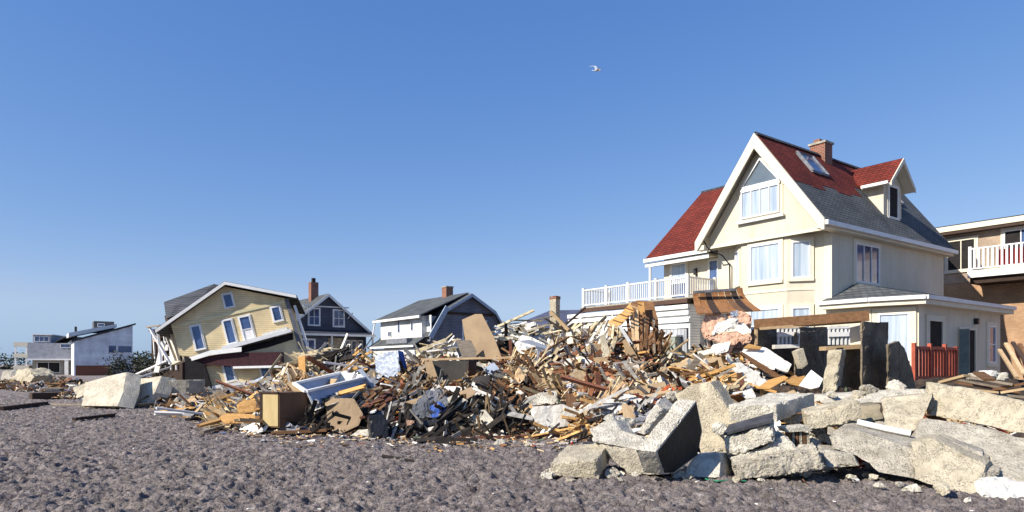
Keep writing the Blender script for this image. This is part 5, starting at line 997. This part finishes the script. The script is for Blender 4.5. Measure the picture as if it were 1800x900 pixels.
# curled section of roof: boards over a bend, pink insulation hanging below
rust = mat('rusty_brown_board', (.33, .155, .06), (.20, .09, .035), 3, .85, .5, 16, stretch=(4, 1, 1))
cr = thing('curled_roof_section', 'curled brown board roof section torn from the balcony house', 'roof section', px(1265, 570, 19.5))
for i in range(8):
    a, b = i/8, (i+.93)/8
    path = []
    for k in range(6):
        t = k/5; y_ = 513+38*t; xs = 1222+88*a+26*t*t*(.3+a)-4; xe = 1222+88*b+26*t*t*(.3+b)-4; D_ = 20.3-1.5*t+.5*math.sin(t*3)
        path.append((px(xs, y_-6*a+2*t, D_), px(xe, y_-6*b+2*t, D_)))
    f_ = MB(); vs = [q for pr in path for q in pr]; vb = [q+Vector((.01, .05, .03)) for q in vs]; n_ = len(vs)
    fs_ = [(2*k, 2*k+1, 2*k+3, 2*k+2) for k in range(5)]
    f_.add(vs+vb, fs_+[tuple(q+n_ for q in reversed(f)) for f in fs_]+[(2*k, 2*k+2, 2*k+2+n_, 2*k+n_) for k in range(5)]+[(2*k+1, 2*k+1+n_, 2*k+3+n_, 2*k+3) for k in range(5)]); f_.build('board', (rust, rust, wood_d, rust)[i % 4] if i != 5 else wood_b, cr, world=True)
f_ = MB(); f_.bar(px(1220, 514, 20.1), px(1292, 509, 20.0), .12, .07); f_.build('edge_flashing', greycloth, cr, world=True)
for i, (pts, m) in enumerate([([(1240, 552), (1262, 546), (1275, 560), (1262, 585), (1238, 596), (1232, 580)], pinkin), ([(1275, 552), (1300, 545), (1322, 556), (1318, 580), (1290, 570)], pinkin), ([(1262, 566), (1300, 558), (1296, 574), (1270, 584), (1250, 590)], drywall), ([(1244, 596), (1262, 586), (1296, 580), (1310, 592), (1290, 606), (1262, 604)], pinkin), ([(1284, 548), (1296, 545), (1300, 556), (1288, 560)], metalb), ([(1296, 592), (1318, 584), (1322, 600), (1306, 606)], pinkin)]):
    sheet('hanging_insulation', ('pink insulation flap at the left under the curled roof section', 'pink insulation flap at the right under the curled roof section', 'cream torn flap between the pink flaps', 'lowest pink insulation sag under the curled roof section', 'shiny scrap in the insulation under the curled roof', 'small pink flap beside the white square sheet')[i], 'insulation', pts, m, D0=18.9-.12*i, lean=.2, yaw=-.2, amp=.07, t=.06)
# leaning wall frame: studs with sheathing
wf = thing('wall_frame', 'leaning stud wall frame with torn brown sheathing on the crest', 'wall frame', px(1125, 640, 20.8))
for i, (x0, y0_, x1, y1_, k, m) in enumerate([(1103, 560, 1112, 628, .07, wood_b), (1110, 550, 1116, 636, .09, wood_l), (1118, 545, 1121, 640, .12, wood_l), (1126, 552, 1128, 640, .1, wood_b), (1134, 560, 1137, 640, .14, plyt), (1141, 566, 1141, 630, .07, wood_r), (1149, 560, 1150, 622, .08, wood_g)]):
    f_ = MB(); f_.bar(px(x0, y0_, 21.2), px(x1, y1_, 20.6), k, .08); f_.build('stud', m, wf, world=True)
for pts, m, D_ in [([(1108, 533), (1120, 528), (1148, 530), (1156, 560), (1158, 582), (1146, 575), (1128, 566), (1110, 562)], wood_b, 21.3), ([(1075, 573), (1068, 566), (1092, 550), (1108, 532), (1114, 548), (1100, 562), (1088, 574)], wood_o, 21.0), ([(1120, 532), (1132, 531), (1134, 552), (1124, 552)], wood_o, 21.15)]:
    sheet('sheathing', None, None, pts, m, D0=D_, yaw=-.4, lean=.3, parent=wf, t=.04)
for i in range(9):
    t = i/8; f_ = MB(); f_.bar(px(1070+44*t-3, 573-42*t, 20.9), px(1070+44*t+14, 573-42*t+6, 20.8), .05, .04); f_.build('lath', wood_l if i % 2 else wood_b, wf, world=True)

# long sticks and beams one can single out
BEAMS = [((478, 761), (575, 756), 15.9, 15.9, .12, wood_b, 'brown floor plank under the cabinet and tub'), ((800, 770), (1035, 764), 15.1, 15.2, .09, wood_r, 'long reddish plank on the sand along the front of the pile'), ((905, 762), (1036, 757), 15.6, 15.6, .08, wood_l, 'pale plank behind the long reddish plank'),
 ((600, 655), (628, 632), 20.5, 20.6, .12, wood_o, 'orange plank sloping up behind the tub'), ((690, 678), (755, 668), 18.2, 18.4, .07, wood_l, 'pale plank below the blue strip'), ((700, 655), (722, 674), 19, 18.6, .07, plyt, 'short yellow stick leaning by the blue strip'), ((615, 690), (672, 682), 17.4, 17.6, .08, wood_l, 'pale plank right of the tub'),
 ((955, 558), (995, 582), 22.4, 22.2, .11, wood_d, 'dark beam crossing before the tan stump'), ((968, 548), (1000, 580), 22.3, 22.1, .2, plyt, 'tan plank leaning on the stump'), ((985, 595), (1010, 622), 21.2, 20.8, .1, wood_b, 'brown plank below the stump'), ((950, 622), (1000, 592), 20.6, 21.2, .09, wood_b, 'rusty brown plank sloping up to the stump'),
 ((1040, 622), (1080, 596), 20.6, 21, .06, wood_l, 'thin yellow lath left of the wall frame'), ((968, 672), (1012, 706), 17.6, 17.0, .1, plyt, 'fanned tan plank, upper of the fan beside the white mattress'), ((975, 660), (1006, 710), 17.8, 16.9, .07, wood_b, 'fanned brown plank, lower of the fan beside the white mattress'), ((965, 650), (995, 700), 18.2, 17.1, .08, wood_l, 'fanned split plank, leftmost of the fan'),
 ((1010, 668), (1030, 700), 17.6, 17, .04, wood_l, 'thin pale stick near the dark red post'), ((1090, 706), (1048, 742), 15.2, 15.1, .04, blackp, 'thin black rod by the second mattress'), ((1135, 660), (1185, 652), 17.6, 17.9, .12, concgr, 'grey white log left of the tan plywood panels'), ((897, 598), (899, 640), 20.8, 20.6, .09, wood_r, 'reddish upright post behind the brown sack'), ((1300, 655), (1300, 690), 15.8, 15.8, .12, wood_b, 'brown upright post by the bedding roll'), ((1225, 684), (1290, 678), 15.4, 15.2, .13, plyt, 'pale plank stack end by the bedding roll')]
for a, b, da, db, k, m, lb in BEAMS:
    f_ = MB(); f_.bar(px(*a, da), px(*b, db), k, k*.55); tag(f_.build('plank', m, world=True), lb, 'plank')
RBD = [((1672, 665), (1760, 682)), ((1680, 672), (1790, 690)), ((1665, 680), (1755, 690)), ((1700, 662), (1780, 676)), ((1745, 685), (1830, 668)), ((1760, 690), (1835, 678)), ((1690, 688), (1800, 698)), ((1720, 655), (1740, 668)), ((1655, 672), (1700, 660))]
for i, (a, b) in enumerate(RBD):
    f_ = MB(); f_.bar(px(*a, 15.5-.2*i), px(*b, 15.0-.2*i), .2, .05); tag(f_.build('driftwood_board', (wood_g, wood_b, plyt)[i % 3], world=True), ('weathered board nearest the orange fence, stack behind longest beam', 'long brown board crossing the driftwood stack', 'tan board low in the driftwood stack, left part', 'short weathered board high in the driftwood stack', 'brown board rising to the right edge over the stack', 'tan board rising to the right edge, lower of two', 'weathered board lowest in the driftwood stack', 'short brown board under the extension door', 'short tan board at the left tip of the stack')[i], 'board', 'boards stacked behind the longest beam')
for i, (a, b) in enumerate([((1768, 604), (1800, 658)), ((1757, 615), (1788, 664)), ((1780, 602), (1812, 650)), ((1792, 605), (1822, 650))]):
    f_ = MB(); f_.bar(px(*a, 18.5), px(*b, 17), .09, .06); tag(f_.build('leaning_board', (wood_l, wood_l, wood_d, wood_b)[i], world=True), ('pale board leaning at the right edge, the longer of two', 'pale board leaning at the right edge, the shorter of two', 'dark board leaning at the right edge, left of the brown one', 'brown board leaning farthest right')[i], 'board', 'boards leaning at the right edge')
for i, (x, y) in enumerate(((1745, 664), (1765, 668), (1725, 668))): chunk('stone', ('white stone by the slanting orange pickets', 'grey stone right of the slanting orange pickets', 'low stone left of the slanting orange pickets')[i], 'stone', [(x-12, y), (x-6, y-12), (x+8, y-12), (x+12, y)], (0, .4, 0), (drywall, concrete, concgr)[i], .04, .1, D0=17)
sheet('earth_bank', 'dark earth bank under the boards by the orange fence', 'earth', [(1600, 670), (1640, 664), (1860, 668), (1900, 760), (1600, 760)], MATS['mound_dirt'], D0=15.8, lean=2.2, t=.4, amp=.06)

# ------------------------------------------------------------------ scattered planks and sheets, each its own object
LMK = [(450, 'left of the tan faced cabinet'), (560, 'around the tan faced cabinet'), (655, 'around the long tub'), (740, 'below the pale blue draped sheet'), (840, 'around the dark framed panel'), (930, 'right of the tall plywood sheet'), (1000, 'below the tan chimney stump'), (1075, 'around the dark red post'), (1165, 'below the leaning wall frame'), (1245, 'below the balcony house wall'), (1320, 'below the curled roof section'), (1420, 'below the long timber beam'), (9999, 'beside the tall pillar')]
def where(p, y): return next(n_ for q, n_ in LMK if p < q)+(', high up' if y < 650 else ', low down' if y > 705 else ', halfway up')
PM = [('brown', wood_b, 7), ('dark', wood_d, 4), ('pale split', wood_l, 9), ('grey', wood_g, 6), ('reddish', wood_r, 3), ('white painted', whitep, 5), ('orange', wood_o, 3)]
cache = {}
def plank_mesh(m, v):
    if (m.name, v) not in cache:
        mb = MB(); L, k, t = [(1.0, .12, .04), (1.6, .16, .035), (.7, .17, .03), (2.8, .13, .06), (1.2, .26, .025)][v]
        n_ = 5; ys = [-k/2+k*i/n_ for i in range(n_+1)]; e1 = [L/2+random.uniform(-.10, .02) for _ in ys]; e0 = [-L/2+random.uniform(-.02, .08) for _ in ys]
        out_ = [(e1[i], ys[i], -t/2) for i in range(n_+1)]+[(e0[i], ys[i], -t/2) for i in range(n_, -1, -1)]
        mb.prism(out_, (0, 0, t)); cache[(m.name, v)] = mesh('plank', mb.v, mb.f, m)
    return cache[(m.name, v)]
i = 0
while i < 290:
    p, X, D_, z = rnd_mound(); y = HY-(z-CH)/D_*F
    if hidden(p, y, D_, 1) or hidden(p, y-8, D_, 1): continue
    i += 1; nm, m, _ = random.choices(PM, [q[2]*(3 if q[0] == 'orange' and p < 470 else 1) for q in PM])[0]; v = random.randrange(5)
    st = random.random() if v in (0, 2, 4) else .5; pit = random.gauss(0, .2) if st < .88 else random.choice((-1, 1))*random.uniform(.6, 1.1)
    L = (1.0, 1.6, .7, 2.8, 1.2)[v]; yw = 3.2*noise.noise(Vector((X*.45, D_*.45, 11)))+random.gauss(0, .5)
    if piece_hidden(Matrix.Translation((X, D_, z)) @ Matrix.Rotation(yw, 4, 'Z') @ Matrix.Rotation(pit, 4, 'Y'), L, 1): i -= 1; continue
    o = link('plank', plank_mesh(m, v), None, (X, D_, z+.05+abs(math.sin(pit))*L*.3)); o.rotation_euler = (random.gauss(0, .4), pit, yw) if st < .88 else (random.gauss(0, .3), pit, random.uniform(0, 3.14))
    y = HY-(z-CH)/D_*F; tl = 'upended' if abs(pit) > .5 else 'flat lying'; ln = ('short' if L < 1.1 else 'long' if L > 1.5 else 'middling')
    lb = f'{ln} {nm} plank, {tl}, {where(p, y)}'; tag(o, lb, 'plank', lb)
SM = [('brown plywood', plyb, 3), ('tan plywood', plyt, 7), ('white plaster', drywall, 9), ('grey', wood_g, 4), ('dark', darkpan, 2), ('mustard plywood', wood_o, 2), ('grey cloth', greycloth, 4), ('pale concrete', concrete, 3)]
def sheet_mesh(m, v):
    k_ = ('s', m.name, v)
    if k_ not in cache:
        n_ = random.randint(5, 7); s_ = (.20, .32, .48, .68)[v]; a0 = random.random()*6; pts = [(math.cos(a0+6.283*i/n_)*s_*random.uniform(.7, 1.4), math.sin(a0+6.283*i/n_)*s_*random.uniform(.4, .9), 0) for i in range(n_)]
        mb = MB(); mb.prism(pts, (0, 0, .12 if 'concrete' in m.name else .025)); me = rough_mesh((mb.v, mb.f), .12, .06 if 'cloth' in m.name else .018, 3.5, seed=random.random()*20); me.materials.append(m); cache[k_] = me
    return cache[k_]
i = 0
while i < 210:
    p, X, D_, z = rnd_mound(); y = HY-(z-CH)/D_*F
    if any(hidden(p+a_, y+b_, D_, 1) for a_ in (-14, 0, 14) for b_ in (-10, 0, 8)): continue
    i += 1; nm, m, _ = random.choices(SM, [q[2] for q in SM])[0]; v = random.choice((0, 1, 1, 2, 2, 3))
    o = link('sheet_fragment', sheet_mesh(m, v), None, (X, D_, z+.10)); tilt = random.uniform(.2, 1.1); o.rotation_euler = (tilt*random.choice((1, 1, .4)), random.gauss(0, .3), random.gauss(0, .9))
    y = HY-(z-CH)/D_*F; lb = f"{('small', 'middling', 'large', 'very large')[v]} {nm} fragment {'standing' if tilt > .7 else 'lying'} {where(p, y)}"; tag(o, lb, 'fragment', lb)

# ------------------------------------------------------------------ gull in the sky
gb = thing('gull', 'small white gull flying high in the blue sky', 'bird', px(1049, 124, 48))
gw = gb.location
mb = MB(); prof = [(-.26, .01), (-.2, .045), (-.08, .07), (.06, .065), (.16, .04), (.2, .045), (.25, .03), (.30, .005)]; ks = 8; vs = []
for x, r in prof: vs += [Vector((x, math.cos(6.283*k/ks)*r, math.sin(6.283*k/ks)*r*.9)) for k in range(ks)]
fs_ = [(i*ks+k, i*ks+(k+1) % ks, (i+1)*ks+(k+1) % ks, (i+1)*ks+k) for i in range(len(prof)-1) for k in range(ks)]+[tuple(range(ks-1, -1, -1)), tuple(range((len(prof)-1)*ks, len(prof)*ks))]
mb.add(vs, fs_); mb.build('body', whitep, gb, smooth=True)
for sg in (1, -1):
    mb = MB(); mb.prism([(.10, sg*.04, .04), (-.08, sg*.04, .04), (-.10, sg*.32, .22), (-.02, sg*.34, .23), (.10, sg*.30, .21)], (0, 0, .015)); mb.prism([(.09, sg*.301, .21), (-.10, sg*.321, .22), (-.22, sg*.68, .12), (-.06, sg*.52, .18)], (0, 0, .012)); mb.build('wing', concgr if sg < 0 else whitep, gb)
mb = MB(); mb.prism([(-.24, -.02, 0), (-.24, .02, 0), (-.38, .07, 0), (-.38, -.07, 0)], (0, 0, .012)); mb.build('tail', whitep, gb)
gb.rotation_euler = (R(35), R(-10), R(25))
